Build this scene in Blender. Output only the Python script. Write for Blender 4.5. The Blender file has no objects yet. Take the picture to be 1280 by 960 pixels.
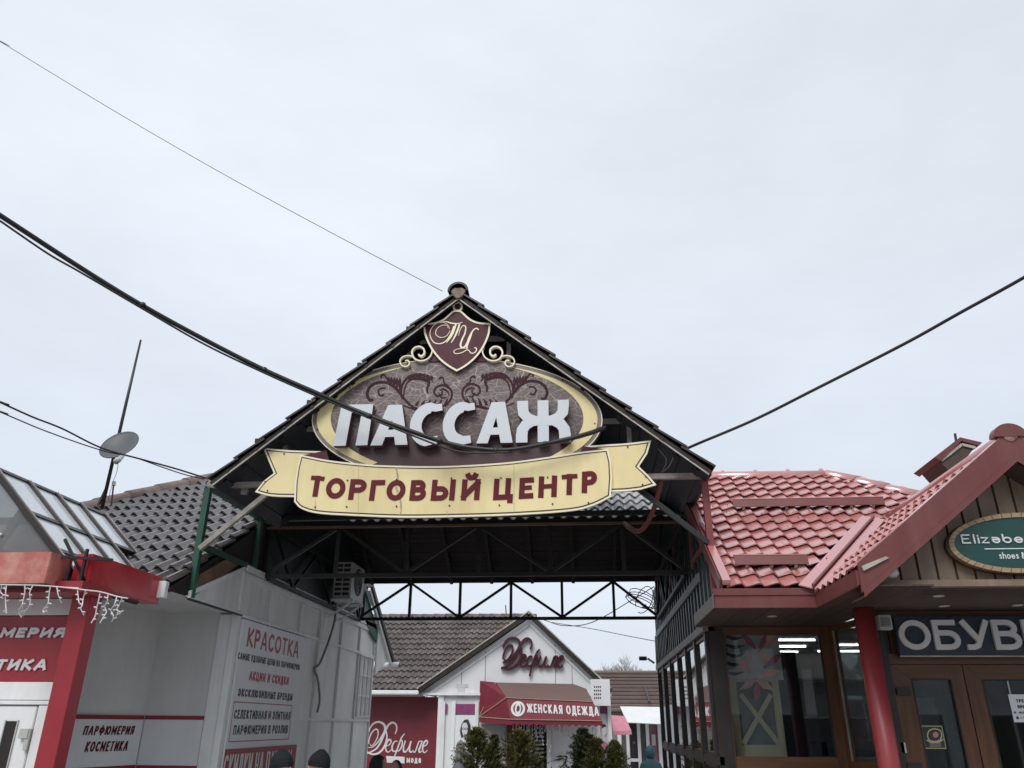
import bpy, bmesh, math, random
from mathutils import Vector, Matrix
random.seed(7)
S = bpy.context.scene
COL = S.collection
R = math.radians
# ------------------------------------------------------------------ camera
CAMZ, FPX, PITCH, YAW, ROLL = 2.1, 970.0, R(23.66), R(5.5), 0.008
cd = bpy.data.cameras.new("camera"); cam = bpy.data.objects.new("camera", cd); COL.objects.link(cam)
cd.sensor_fit = 'HORIZONTAL'; cd.sensor_width = 36.0; cd.lens = 36.0*FPX/1280.0
cd.clip_start = 0.05; cd.clip_end = 2000
cam.matrix_world = (Matrix.Translation((0, 0, CAMZ)) @ Matrix.Rotation(YAW, 4, 'Z')
                    @ Matrix.Rotation(R(90)+PITCH, 4, 'X') @ Matrix.Rotation(ROLL, 4, 'Z'))
S.camera = cam
# ------------------------------------------------------------------ world: overcast sky
SUN_EL, SUN_AZ = R(46), R(196)      # azimuth clockwise from +Y
W = bpy.data.worlds.new("World"); S.world = W; W.use_nodes = True
nt = W.node_tree; nt.nodes.clear()
def N(t, tree=None, **kw):
    n = (tree or nt).nodes.new(t)
    for k, v in kw.items(): setattr(n, k, v)
    return n
wo = N('ShaderNodeOutputWorld'); sky = N('ShaderNodeTexSky', sky_type='NISHITA')
sky.sun_disc = False; sky.sun_elevation = SUN_EL; sky.sun_rotation = SUN_AZ; sky.air_density = 1.0; sky.dust_density = 3.0
bgs = N('ShaderNodeBackground'); bgs.inputs[1].default_value = 0.05; nt.links.new(sky.outputs[0], bgs.inputs[0])
tc = N('ShaderNodeTexCoord'); sx = N('ShaderNodeSeparateXYZ'); nt.links.new(tc.outputs['Generated'], sx.inputs[0])
rp = N('ShaderNodeValToRGB'); nt.links.new(sx.outputs['Z'], rp.inputs[0])
e = rp.color_ramp.elements
e[0].position = 0.0; e[0].color = (0.55, 0.60, 0.665, 1)
e[1].position = 1.0; e[1].color = (0.63, 0.672, 0.735, 1)
m1 = e.new(0.30); m1.color = (0.565, 0.62, 0.69, 1)
m2 = e.new(0.62); m2.color = (0.63, 0.672, 0.732, 1)
mp = N('ShaderNodeMapping'); mp.inputs['Scale'].default_value = (1, 1, 2.6); nt.links.new(tc.outputs['Generated'], mp.inputs[0])
nz = N('ShaderNodeTexNoise'); nz.inputs['Scale'].default_value = 1.5; nz.inputs['Detail'].default_value = 5; nz.inputs['Roughness'].default_value = .55
nt.links.new(mp.outputs[0], nz.inputs['Vector'])
mr = N('ShaderNodeMapRange'); mr.inputs[1].default_value = .3; mr.inputs[2].default_value = .7; mr.inputs[3].default_value = .92; mr.inputs[4].default_value = 1.12
nt.links.new(nz.outputs[0], mr.inputs[0])
vm = N('ShaderNodeVectorMath', operation='SCALE'); nt.links.new(rp.outputs[0], vm.inputs[0]); xr_ = N('ShaderNodeMapRange'); xr_.inputs[1].default_value = .0; xr_.inputs[2].default_value = .8; xr_.inputs[3].default_value = 1.0; xr_.inputs[4].default_value = .86; xr_.interpolation_type = 'SMOOTHSTEP'
nt.links.new(sx.outputs['X'], xr_.inputs[0]); mu = N('ShaderNodeMath', operation='MULTIPLY'); nt.links.new(mr.outputs[0], mu.inputs[0]); nt.links.new(xr_.outputs[0], mu.inputs[1]); nt.links.new(mu.outputs[0], vm.inputs['Scale'])
bgc = N('ShaderNodeBackground'); bgc.inputs[1].default_value = 1.0; nt.links.new(vm.outputs[0], bgc.inputs[0])
mx = N('ShaderNodeMixShader'); mx.inputs[0].default_value = .92
nt.links.new(bgs.outputs[0], mx.inputs[1]); nt.links.new(bgc.outputs[0], mx.inputs[2]); nt.links.new(mx.outputs[0], wo.inputs[0])
sd = bpy.data.lights.new("sun", 'SUN'); sd.energy = 1.5; sd.angle = R(30); sd.color = (1, .97, .93)
sun = bpy.data.objects.new("sun", sd); COL.objects.link(sun)
dv = Vector((math.sin(SUN_AZ)*math.cos(SUN_EL), math.cos(SUN_AZ)*math.cos(SUN_EL), math.sin(SUN_EL)))
sun.rotation_euler = dv.to_track_quat('Z', 'Y').to_euler()
S.view_settings.view_transform = 'Standard'; S.view_settings.look = 'None'
S.view_settings.exposure = 0.45; S.view_settings.gamma = 1.0
S.render.engine = 'CYCLES'
S.cycles.max_bounces = 6; S.cycles.transparent_max_bounces = 12

# ------------------------------------------------------------------ measuring helper: where a sight line meets a plane of the place
def sight(u, v):
    x, y = u-640, 480-v
    c, s = math.cos(ROLL), math.sin(ROLL)
    x, y = x*c-y*s, x*s+y*c
    fw = FPX*math.cos(PITCH)-y*math.sin(PITCH); up = FPX*math.sin(PITCH)+y*math.cos(PITCH)
    return Vector((x*math.cos(YAW)-fw*math.sin(YAW), x*math.sin(YAW)+fw*math.cos(YAW), up))
def A(u, v, X=None, Y=None, Z=None):
    r = sight(u, v)
    t = X/r.x if X is not None else Y/r.y if Y is not None else (Z-CAMZ)/r.z
    return Vector((0, 0, CAMZ)) + r*t
def AP(u, v, p0, n):
    r = sight(u, v); o = Vector((0, 0, CAMZ))
    return o + r*((p0-o).dot(n)/r.dot(n))

# ------------------------------------------------------------------ materials
MATS = {}
def mat(name, col, rough=.6, var=.12, scale=6.0, bump=0.0, metal=0.0, spec=.5, coat=0.0, dirt=None, dirt_amt=.35, dirt_scale=2.0,
        rnd=0.0, grain=None, emit=0.0, streak=False, ior=1.5):
    if name in MATS: return MATS[name]
    m = bpy.data.materials.new(name); m.use_nodes = True; t = m.node_tree; L = t.links.new
    b = t.nodes['Principled BSDF']
    b.inputs['Metallic'].default_value = metal; b.inputs['Specular IOR Level'].default_value = spec; b.inputs['Coat Weight'].default_value = coat
    b.inputs['Coat Roughness'].default_value = .22; b.inputs['IOR'].default_value = ior; b.inputs['Coat IOR'].default_value = 1.6
    g = N('ShaderNodeNewGeometry', t)
    mpn = N('ShaderNodeMapping', t); L(g.outputs['Position'], mpn.inputs[0])
    if grain: mpn.inputs['Scale'].default_value = grain
    n1 = N('ShaderNodeTexNoise', t); n1.inputs['Scale'].default_value = scale; n1.inputs['Detail'].default_value = 5; L(mpn.outputs[0], n1.inputs['Vector'])
    r1 = N('ShaderNodeMapRange', t); r1.inputs[1].default_value = .25; r1.inputs[2].default_value = .75
    r1.inputs[3].default_value = 1-var; r1.inputs[4].default_value = 1+var; L(n1.outputs[0], r1.inputs[0])
    sc = N('ShaderNodeVectorMath', t, operation='SCALE'); sc.inputs[0].default_value = col; L(r1.outputs[0], sc.inputs['Scale'])
    last = sc.outputs[0]
    if rnd:
        oi = N('ShaderNodeObjectInfo', t); r2 = N('ShaderNodeMapRange', t); r2.inputs[3].default_value = 1-rnd; r2.inputs[4].default_value = 1+rnd
        L(oi.outputs['Random'], r2.inputs[0]); s2 = N('ShaderNodeVectorMath', t, operation='SCALE'); L(last, s2.inputs[0]); L(r2.outputs[0], s2.inputs['Scale']); last = s2.outputs[0]
    if dirt:
        mp2 = N('ShaderNodeMapping', t); L(g.outputs['Position'], mp2.inputs[0])
        if streak: mp2.inputs['Scale'].default_value = (1.1, 1.1, .16)
        n2 = N('ShaderNodeTexNoise', t); n2.inputs['Scale'].default_value = dirt_scale; n2.inputs['Detail'].default_value = 8; n2.inputs['Roughness'].default_value = .65
        L(mp2.outputs[0], n2.inputs['Vector'])
        r3 = N('ShaderNodeMapRange', t); r3.inputs[1].default_value = .45; r3.inputs[2].default_value = .72; r3.inputs[4].default_value = dirt_amt; L(n2.outputs[0], r3.inputs[0])
        mm = N('ShaderNodeMix', t, data_type='RGBA'); L(r3.outputs[0], mm.inputs[0]); L(last, mm.inputs[6]); mm.inputs[7].default_value = (*dirt, 1); last = mm.outputs[2]
    L(last, b.inputs['Base Color'])
    r4 = N('ShaderNodeMapRange', t); r4.inputs[3].default_value = max(.02, rough-.08); r4.inputs[4].default_value = min(1, rough+.08); L(n1.outputs[0], r4.inputs[0]); L(r4.outputs[0], b.inputs['Roughness'])
    if bump:
        n3 = N('ShaderNodeTexNoise', t); n3.inputs['Scale'].default_value = scale*6; n3.inputs['Detail'].default_value = 4; L(mpn.outputs[0], n3.inputs['Vector'])
        bp = N('ShaderNodeBump', t); bp.inputs['Strength'].default_value = bump; bp.inputs['Distance'].default_value = .01; L(n3.outputs[0], bp.inputs['Height']); L(bp.outputs[0], b.inputs['Normal'])
    if emit:
        b.inputs['Emission Color'].default_value = (*col, 1); b.inputs['Emission Strength'].default_value = emit
    MATS[name] = m; return m
def glassmat(name, tint=(.75, .8, .8), ior=1.5, rough=.02):
    if name in MATS: return MATS[name]
    m = bpy.data.materials.new(name); m.use_nodes = True; t = m.node_tree; t.nodes.clear(); L = t.links.new
    o = N('ShaderNodeOutputMaterial', t); tr = N('ShaderNodeBsdfTransparent', t); tr.inputs[0].default_value = (*tint, 1)
    gl = N('ShaderNodeBsdfGlossy', t); gl.inputs['Roughness'].default_value = rough; gl.inputs[0].default_value = (.95, .95, .95, 1)
    lw = N('ShaderNodeLayerWeight', t); lw.inputs[0].default_value = .5
    pw = N('ShaderNodeMath', t, operation='POWER'); L(lw.outputs['Facing'], pw.inputs[0]); pw.inputs[1].default_value = 3.2
    f0 = ((ior-1)/(ior+1))**2
    fr = N('ShaderNodeMath', t, operation='MULTIPLY_ADD'); L(pw.outputs[0], fr.inputs[0]); fr.inputs[1].default_value = 1-f0; fr.inputs[2].default_value = f0
    mxs = N('ShaderNodeMixShader', t); L(fr.outputs[0], mxs.inputs[0]); L(tr.outputs[0], mxs.inputs[1]); L(gl.outputs[0], mxs.inputs[2]); L(mxs.outputs[0], o.inputs[0])
    MATS[name] = m; return m
M_brown_tile = mat('brown_concrete_tile', (.070, .054, .053), .32, .18, 5, .12, rnd=.13, spec=.6, ior=1.75, coat=.25, dirt=(.2, .19, .18), dirt_amt=.4, dirt_scale=3)
M_far_tile = mat('far_brown_tile', (.105, .083, .078), .5, .2, 4, .2, rnd=.22, dirt=(.24, .22, .2), dirt_amt=.35)
M_clay = mat('mossy_ridge_clay', (.18, .135, .12), .8, .25, 7, .6, rnd=.12, dirt=(.09, .07, .07), dirt_amt=.6, dirt_scale=6)
M_red_tile = mat('red_metal_tile', (.46, .145, .13), .25, .06, 3, .03, rnd=.04, spec=.6, ior=2.2, coat=.8, dirt=(.36, .17, .15), dirt_amt=.2, dirt_scale=4)
M_red_trim = mat('red_trim_sheet', (.145, .037, .035), .40, .08, 3, .04, spec=.5, dirt=(.22, .09, .085), dirt_amt=.35, dirt_scale=3, streak=True)
M_red_paint = mat('red_oil_paint', (.28, .035, .04), .38, .08, 4, .05, dirt=(.16, .05, .05), dirt_amt=.3)
M_kiosk_red = mat('kiosk_red_panel', (.29, .022, .032), .35, .07, 3, .03, dirt=(.2, .06, .06), dirt_amt=.3)
M_faded_red = mat('faded_red_paint', (.42, .12, .1), .6, .12, 4, .2, dirt=(.62, .38, .28), dirt_amt=.9, dirt_scale=2.6)
M_bright_red = mat('glossy_red_sheet', (.40, .022, .032), .22, .06, 3, .03, dirt=(.5, .2, .18), dirt_amt=.3, dirt_scale=2.5)
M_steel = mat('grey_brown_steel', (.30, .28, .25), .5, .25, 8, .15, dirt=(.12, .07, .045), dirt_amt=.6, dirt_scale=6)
M_pale_steel = mat('pale_galvanised_edge', (.42, .40, .35), .45, .25, 8, .1, dirt=(.2, .13, .08), dirt_amt=.6, dirt_scale=9)
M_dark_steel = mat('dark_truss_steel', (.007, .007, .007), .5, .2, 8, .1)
M_green = mat('green_painted_steel', (.010, .065, .040), .42, .15, 6, .1, dirt=(.03, .05, .035), dirt_amt=.5)
M_green_wall = mat('dark_green_sheet', (.008, .026, .021), .5, .15, 3, .05)
M_navy = mat('dark_navy_sheet', (.008, .010, .017), .5, .2, 3, .1)
M_wood_dark = mat('dark_stained_board', (.013, .007, .005), .7, .35, 4, .4, rnd=.35, grain=(.6, 6, 6))
M_wood_beam = mat('weathered_brown_beam', (.17, .10, .06), .75, .3, 5, .5, grain=(5, .7, .7), dirt=(.05, .035, .025), dirt_amt=.6, dirt_scale=6)
M_white = mat('white_metal_frame', (.76, .77, .77), .38, .06, 3, .05, dirt=(.33, .32, .30), dirt_amt=.35, dirt_scale=3, streak=True)
M_wpanel = mat('white_wall_panel', (.80, .80, .77), .5, .06, 2, .04, rnd=.06, dirt=(.45, .45, .41), dirt_amt=.55, dirt_scale=2.2, streak=True)
M_grey_panel = mat('grey_composite_wall', (.63, .63, .62), .42, .06, 2, .03, dirt=(.42, .43, .43), dirt_amt=.45, streak=True)
M_sign_white = mat('sign_white_sheet', (.72, .74, .75), .4, .04, 2, .0, dirt=(.5, .5, .48), dirt_amt=.35, streak=True)
M_black_print = mat('black_print', (.03, .03, .035), .5, .05)
M_red_print = mat('red_print', (.40, .045, .075), .5, .12)
M_white_print = mat('white_print', (.66, .66, .66), .5, .08)
M_silver_letter = mat('silver_letter', (.62, .60, .60), .32, .08, 3, spec=.6)
M_yellow = mat('pale_yellow_board', (.80, .68, .36), .42, .05, 2.5, .03, dirt=(.55, .44, .2), dirt_amt=.55, dirt_scale=1.6, streak=True)
M_cream = mat('cream_edge', (.86, .79, .58), .4, .05)
M_maroon = mat('maroon_board', (.065, .010, .020), .5, .08, 3, spec=.3, dirt=(.14, .05, .06), dirt_amt=.35, dirt_scale=4, streak=True)
M_maroon_line = mat('maroon_line', (.05, .018, .024), .45, .1)
M_ltr_red = mat('dark_red_letter', (.11, .005, .012), .6, .12, 8, spec=.3)
M_orn = mat('maroon_ornament_print', (.040, .008, .017), .65, .12, spec=.25)
M_light_letter = mat('white_light_box_letter', (.60, .63, .66), .28, .03, 2, spec=.5, dirt=(.6, .6, .58), dirt_amt=.2, streak=True)
M_letter_side = mat('letter_side_dark', (.10, .045, .055), .5, .1)
M_rim = mat('taupe_rim', (.20, .165, .155), .45, .08)
M_mortar = mat('beige_mortar', (.25, .19, .15), .9, .3, 20, .8, dirt=(.15, .1, .07), dirt_amt=.6, dirt_scale=12)
M_black = mat('black_rubber', (.012, .012, .013), .42, .2, 8, .1)
M_oak = mat('golden_oak_laminate', (.105, .042, .017), .38, .3, 3.2, .1, grain=(7, 7, .7), dirt=(.04, .017, .01), dirt_amt=.35, dirt_scale=2)
M_oak_rail = mat('golden_oak_rail', (.10, .04, .017), .38, .3, 3.2, .1, grain=(.7, 7, 7))
M_plank = mat('taupe_gable_plank', (.23, .165, .115), .6, .16, 3.5, .25, rnd=.12, grain=(6, 6, .7), dirt=(.12, .08, .05), dirt_amt=.35)
M_soffit = mat('brown_soffit_board', (.055, .033, .025), .5, .2, 3, .15, rnd=.3, grain=(5, .6, 5))
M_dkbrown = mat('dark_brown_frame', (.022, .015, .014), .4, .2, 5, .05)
M_signgreen = mat('deep_green_sign', (.012, .06, .055), .3, .05)
M_signwood = mat('light_wood_rim', (.34, .235, .14), .55, .2, 12, .2, rnd=.12)
M_navysign = mat('navy_sign_panel', (.022, .032, .050), .3, .08)
M_concrete = mat('paving', (.42, .41, .40), .85, .2, 2, .4, dirt=(.12, .11, .1), dirt_amt=.5)
M_asphalt = mat('asphalt', (.05, .05, .052), .9, .2, 5, .5)
M_skypane = mat('sky_pale_roof_pane', (.60, .64, .68), .12, .05, 2, spec=.6, dirt=(.42, .45, .46), dirt_amt=.4, dirt_scale=2)  # pale sky reflection on the panes is put into their base colour
M_plaster = mat('white_plaster', (.68, .69, .70), .6, .05, 2, .1, dirt=(.48, .47, .45), dirt_amt=.35, dirt_scale=1.5, streak=True)
M_def_red = mat('maroon_wall_vinyl', (.16, .018, .028), .45, .10, 3, .1)
M_awn = mat('burgundy_awning_cloth', (.17, .012, .026), .6, .12, 3, .2)
M_awn_top = mat('sun_bleached_awning_top', (.15, .092, .078), .7, .15, 2, .2, dirt=(.10, .06, .055), dirt_amt=.5)
M_magenta = mat('magenta_film', (.24, .05, .15), .4, .15)
M_pink = mat('pink_cloth', (.50, .19, .25), .6, .1)
M_brownroof = mat('brown_ribbed_roof', (.135, .10, .088), .5, .15, 3, .1)
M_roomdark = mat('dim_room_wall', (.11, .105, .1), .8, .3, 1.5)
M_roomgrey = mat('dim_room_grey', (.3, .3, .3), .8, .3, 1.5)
M_skin = mat('skin', (.42, .24, .17), .5, .06)
M_hat = mat('black_knit', (.010, .011, .016), .9, .2, 40, .5)
M_jacket = mat('dark_jacket', (.02, .022, .03), .7, .2, 8, .2)
M_teal = mat('teal_coat', (.014, .06, .075), .7, .15, 8, .2)
M_greycloth = mat('grey_cloth', (.12, .12, .125), .8, .2, 10, .2)
M_spruce = mat('spruce_needles', (.16, .165, .055), .8, .5, 7, rnd=.1, dirt=(.25, .19, .06), dirt_amt=.6, dirt_scale=4)
M_spruce2 = mat('dark_spruce_needles', (.075, .09, .05), .8, .4, 9)
M_bark = mat('grey_bark', (.09, .07, .06), .9, .3, 10, .5)
M_poster = mat('poster_grey', (.12, .12, .13), .5, .3, 3)
M_lamp = mat('tube_light', (1, 1, .96), .5, 0, emit=4.5)
M_spot = mat('spotlight_disc', (.55, .52, .48), .3, .05)
M_pine = mat('pale_pine_lath', (.58, .47, .27), .6, .12, 4, .1)
M_plastic = mat('offwhite_plastic', (.44, .45, .43), .4, .05, dirt=(.35, .34, .3), dirt_amt=.35)
M_plastic_dk = mat('slot_black', (.02, .02, .022), .6, .1)
M_dish = mat('grey_dish', (.075, .083, .09), .5, .08, dirt=(.07, .075, .08), dirt_amt=.3)
M_hose = mat('red_brown_pipe', (.17, .045, .04), .5, .15)
M_cable_grey = mat('grey_conduit', (.2, .2, .2), .5, .15)
M_lights = mat('white_light_wire', (.58, .55, .55), .5, .08)
G_shop = glassmat('shop_glass', (.80, .84, .84), 1.55)
G_pass = glassmat('passage_glass', (.55, .6, .6), 1.6)
G_grey = glassmat('smoked_glass', (.6, .63, .64), 1.7, .06)

# ------------------------------------------------------------------ mesh helpers
WM = {}
def link(o, parent=None, M=None):
    COL.objects.link(o); M = M or Matrix.Identity(4)
    if parent is not None:
        o.parent = parent; o.matrix_parent_inverse = WM[parent.name].inverted()
    o.matrix_basis = M; WM[o.name] = M.copy(); return o
def thing(name, loc, label, cat, group=None):
    o = bpy.data.objects.new(name, None); o.empty_display_size = .2
    link(o, None, Matrix.Translation(loc)); tag(o, label, cat, group); return o
def tag(o, label=None, cat=None, group=None, kind=None):
    if label: o['label'] = label
    if cat: o['category'] = cat
    if group: o['group'] = group
    if kind: o['kind'] = kind
    return o
def mesh_from(bm, name, m):
    bmesh.ops.recalc_face_normals(bm, faces=bm.faces)
    me = bpy.data.meshes.new(name); bm.to_mesh(me); bm.free()
    for k in (m if isinstance(m, (list, tuple)) else [m]): me.materials.append(k)
    return me
def obj(name, bm, m, parent=None, M=None, smooth=False):
    me = bm if isinstance(bm, bpy.types.Mesh) else mesh_from(bm, name, m)
    if smooth: me.shade_smooth()
    return link(bpy.data.objects.new(name, me), parent, M)
def BM(): return bmesh.new()
def box(bm, x0, x1, y0, y1, z0, z1, mi=0):
    vs = [bm.verts.new((x, y, z)) for z in (z0, z1) for y in (y0, y1) for x in (x0, x1)]
    for f in ((0, 1, 3, 2), (4, 6, 7, 5), (0, 4, 5, 1), (2, 3, 7, 6), (0, 2, 6, 4), (1, 5, 7, 3)):
        fc = bm.faces.new([vs[i] for i in f]); fc.material_index = mi
    return vs
def prism(bm, pts, ext, mi=0, side_mi=None):
    ext = Vector(ext); a = [bm.verts.new(p) for p in pts]; b = [bm.verts.new(Vector(p)+ext) for p in pts]
    f = bm.faces.new(a); f.material_index = mi
    f = bm.faces.new(list(reversed(b))); f.material_index = mi
    n = len(a)
    for i in range(n):
        f = bm.faces.new((a[i], b[i], b[(i+1) % n], a[(i+1) % n])); f.material_index = mi if side_mi is None else side_mi
def bar(bm, p, q, w, h, up=(0, 0, 1)):
    p, q, up = Vector(p), Vector(q), Vector(up); d = (q-p).normalized()
    s = d.cross(up)
    if s.length < 1e-4: s = d.cross(Vector((0, 1, 0)))
    s.normalize(); t = s.cross(d).normalized()
    vs = [bm.verts.new(c+s*a*w/2+t*b*h/2) for c in (p, q) for a, b in ((-1, -1), (1, -1), (1, 1), (-1, 1))]
    for f in ((0, 1, 2, 3), (7, 6, 5, 4), (0, 4, 5, 1), (1, 5, 6, 2), (2, 6, 7, 3), (3, 7, 4, 0)): bm.faces.new([vs[i] for i in f])
def pbar(name, p, q, w, h, m, parent, up=(0, 0, 1)):
    b = BM(); bar(b, p, q, w, h, up); return obj(name, b, m, parent)
def pbox(name, x0, x1, y0, y1, z0, z1, m, parent, bev=0):
    b = BM(); box(b, min(x0, x1), max(x0, x1), min(y0, y1), max(y0, y1), min(z0, z1), max(z0, z1))
    if bev: bmesh.ops.bevel(b, geom=b.edges[:], offset=bev, segments=2, affect='EDGES')
    return obj(name, b, m, parent)
def tube(bm, pts, r, n=8, cap=True):
    pts = [Vector(p) for p in pts]; rings = []; prev = None
    rs = r if isinstance(r, (list, tuple)) else [r]*len(pts)
    for i, p in enumerate(pts):
        d = (pts[min(i+1, len(pts)-1)]-pts[max(i-1, 0)]).normalized()
        if prev is None:
            s = d.cross(Vector((0, 0, 1)));  s = s if s.length > .05 else d.cross(Vector((0, 1, 0)))
        else: s = prev - d*prev.dot(d)
        s.normalize(); prev = s; t = d.cross(s)
        rings.append([bm.verts.new(p+(s*math.cos(a)+t*math.sin(a))*rs[i]) for a in [2*math.pi*k/n for k in range(n)]])
    for a, b in zip(rings, rings[1:]):
        for k in range(n): bm.faces.new((a[k], a[(k+1) % n], b[(k+1) % n], b[k]))
    if cap: bm.faces.new(rings[0][::-1]); bm.faces.new(rings[-1])
def spline(pts, n=6):
    pts = [Vector(p) for p in pts]; out = []
    P = [pts[0]*2-pts[1]] + pts + [pts[-1]*2-pts[-2]]
    for i in range(1, len(P)-2):
        for k in range(n):
            t = k/n; a, b, c, d = P[i-1], P[i], P[i+1], P[i+2]
            out.append(.5*((2*b)+(c-a)*t+(2*a-5*b+4*c-d)*t*t+(3*b-a-3*c+d)*t**3))
    out.append(pts[-1]); return out
def ptube(name, pts, r, m, parent=None, n=8, sp=6):
    b = BM(); tube(b, spline(pts, sp) if sp else pts, r, n); return obj(name, b, m, parent, smooth=True)
# ---- a flat board frame: local (x, y) on the board, out = towards the viewer
class Board:
    def __init__(s, o, ux, uy, out): s.o, s.ux, s.uy, s.out = Vector(o), Vector(ux).normalized(), Vector(uy).normalized(), Vector(out).normalized()
    def P(s, x, y, d=0): return s.o + s.ux*x + s.uy*y + s.out*d
    def L(s, p): q = p-s.o; return (q.dot(s.ux), q.dot(s.uy))
    def px(s, u, v): return s.L(AP(u, v, s.o, s.out))
def ribbon(bm, B, pts, wid, d0, d1, closed=False, ext=0.0, mi=0, smi=None):
    n = len(pts); P = [Vector((p[0], p[1])) for p in pts]
    if ext and not closed:
        P[0] = P[0]+(P[0]-P[1]).normalized()*ext; P[-1] = P[-1]+(P[-1]-P[-2]).normalized()*ext
    ws = wid if isinstance(wid, (list, tuple)) else [wid]*n
    Lf, Rt = [], []
    for i in range(n):
        a = P[i-1] if (i > 0 or closed) else None; c = P[(i+1) % n] if (i < n-1 or closed) else None
        d1_ = (P[i]-a).normalized() if a is not None else None; d2_ = (c-P[i]).normalized() if c is not None else None
        if d1_ is None: d1_ = d2_
        if d2_ is None: d2_ = d1_
        n1 = Vector((-d1_.y, d1_.x)); n2 = Vector((-d2_.y, d2_.x)); nn = n1+n2
        if nn.length < .25: nn = n1.copy(); k = 1
        else: nn.normalize(); k = min(1.7, 1/max(.3, nn.dot(n1)))
        Lf.append(P[i]+nn*ws[i]/2*k); Rt.append(P[i]-nn*ws[i]/2*k)
    def V(q, d): return bm.verts.new(B.P(q.x, q.y, d))
    tl = [V(q, d1+.0007*i/n) for i, q in enumerate(Lf)]; tr = [V(q, d1+.0007*i/n) for i, q in enumerate(Rt)]
    bl = [V(q, d0) for q in Lf]; br = [V(q, d0) for q in Rt]
    smi = mi if smi is None else smi
    def F(a, k):
        try: f = bm.faces.new(a); f.material_index = k
        except ValueError: pass
    for i in range(n if closed else n-1):
        j = (i+1) % n
        F((tl[i], tr[i], tr[j], tl[j]), mi); F((tl[i], tl[j], bl[j], bl[i]), smi); F((tr[i], br[i], br[j], tr[j]), smi)
    if not closed:
        F((tl[0], bl[0], br[0], tr[0]), smi); F((tl[-1], tr[-1], br[-1], bl[-1]), smi)
def plate(bm, B, pts, d0, d1, mi=0, smi=None):
    prism(bm, [B.P(x, y, d1) for x, y in pts], B.out*(d0-d1), mi, smi)
def arc(cx, cy, rx, ry, a0, a1, n=12): return [(cx+rx*math.cos(R(a0+(a1-a0)*k/n)), cy+ry*math.sin(R(a0+(a1-a0)*k/n))) for k in range(n+1)]
def mir(ps): return [(1-x, y) for x, y in ps]
_O = (arc(.5, .5, .5, .5, 0, 345, 23), True)
_P = [(0, 1), (.5, 1)]+arc(.55, .73, .45, .27, 90, -90, 8)+[(0, .46)]
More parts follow.
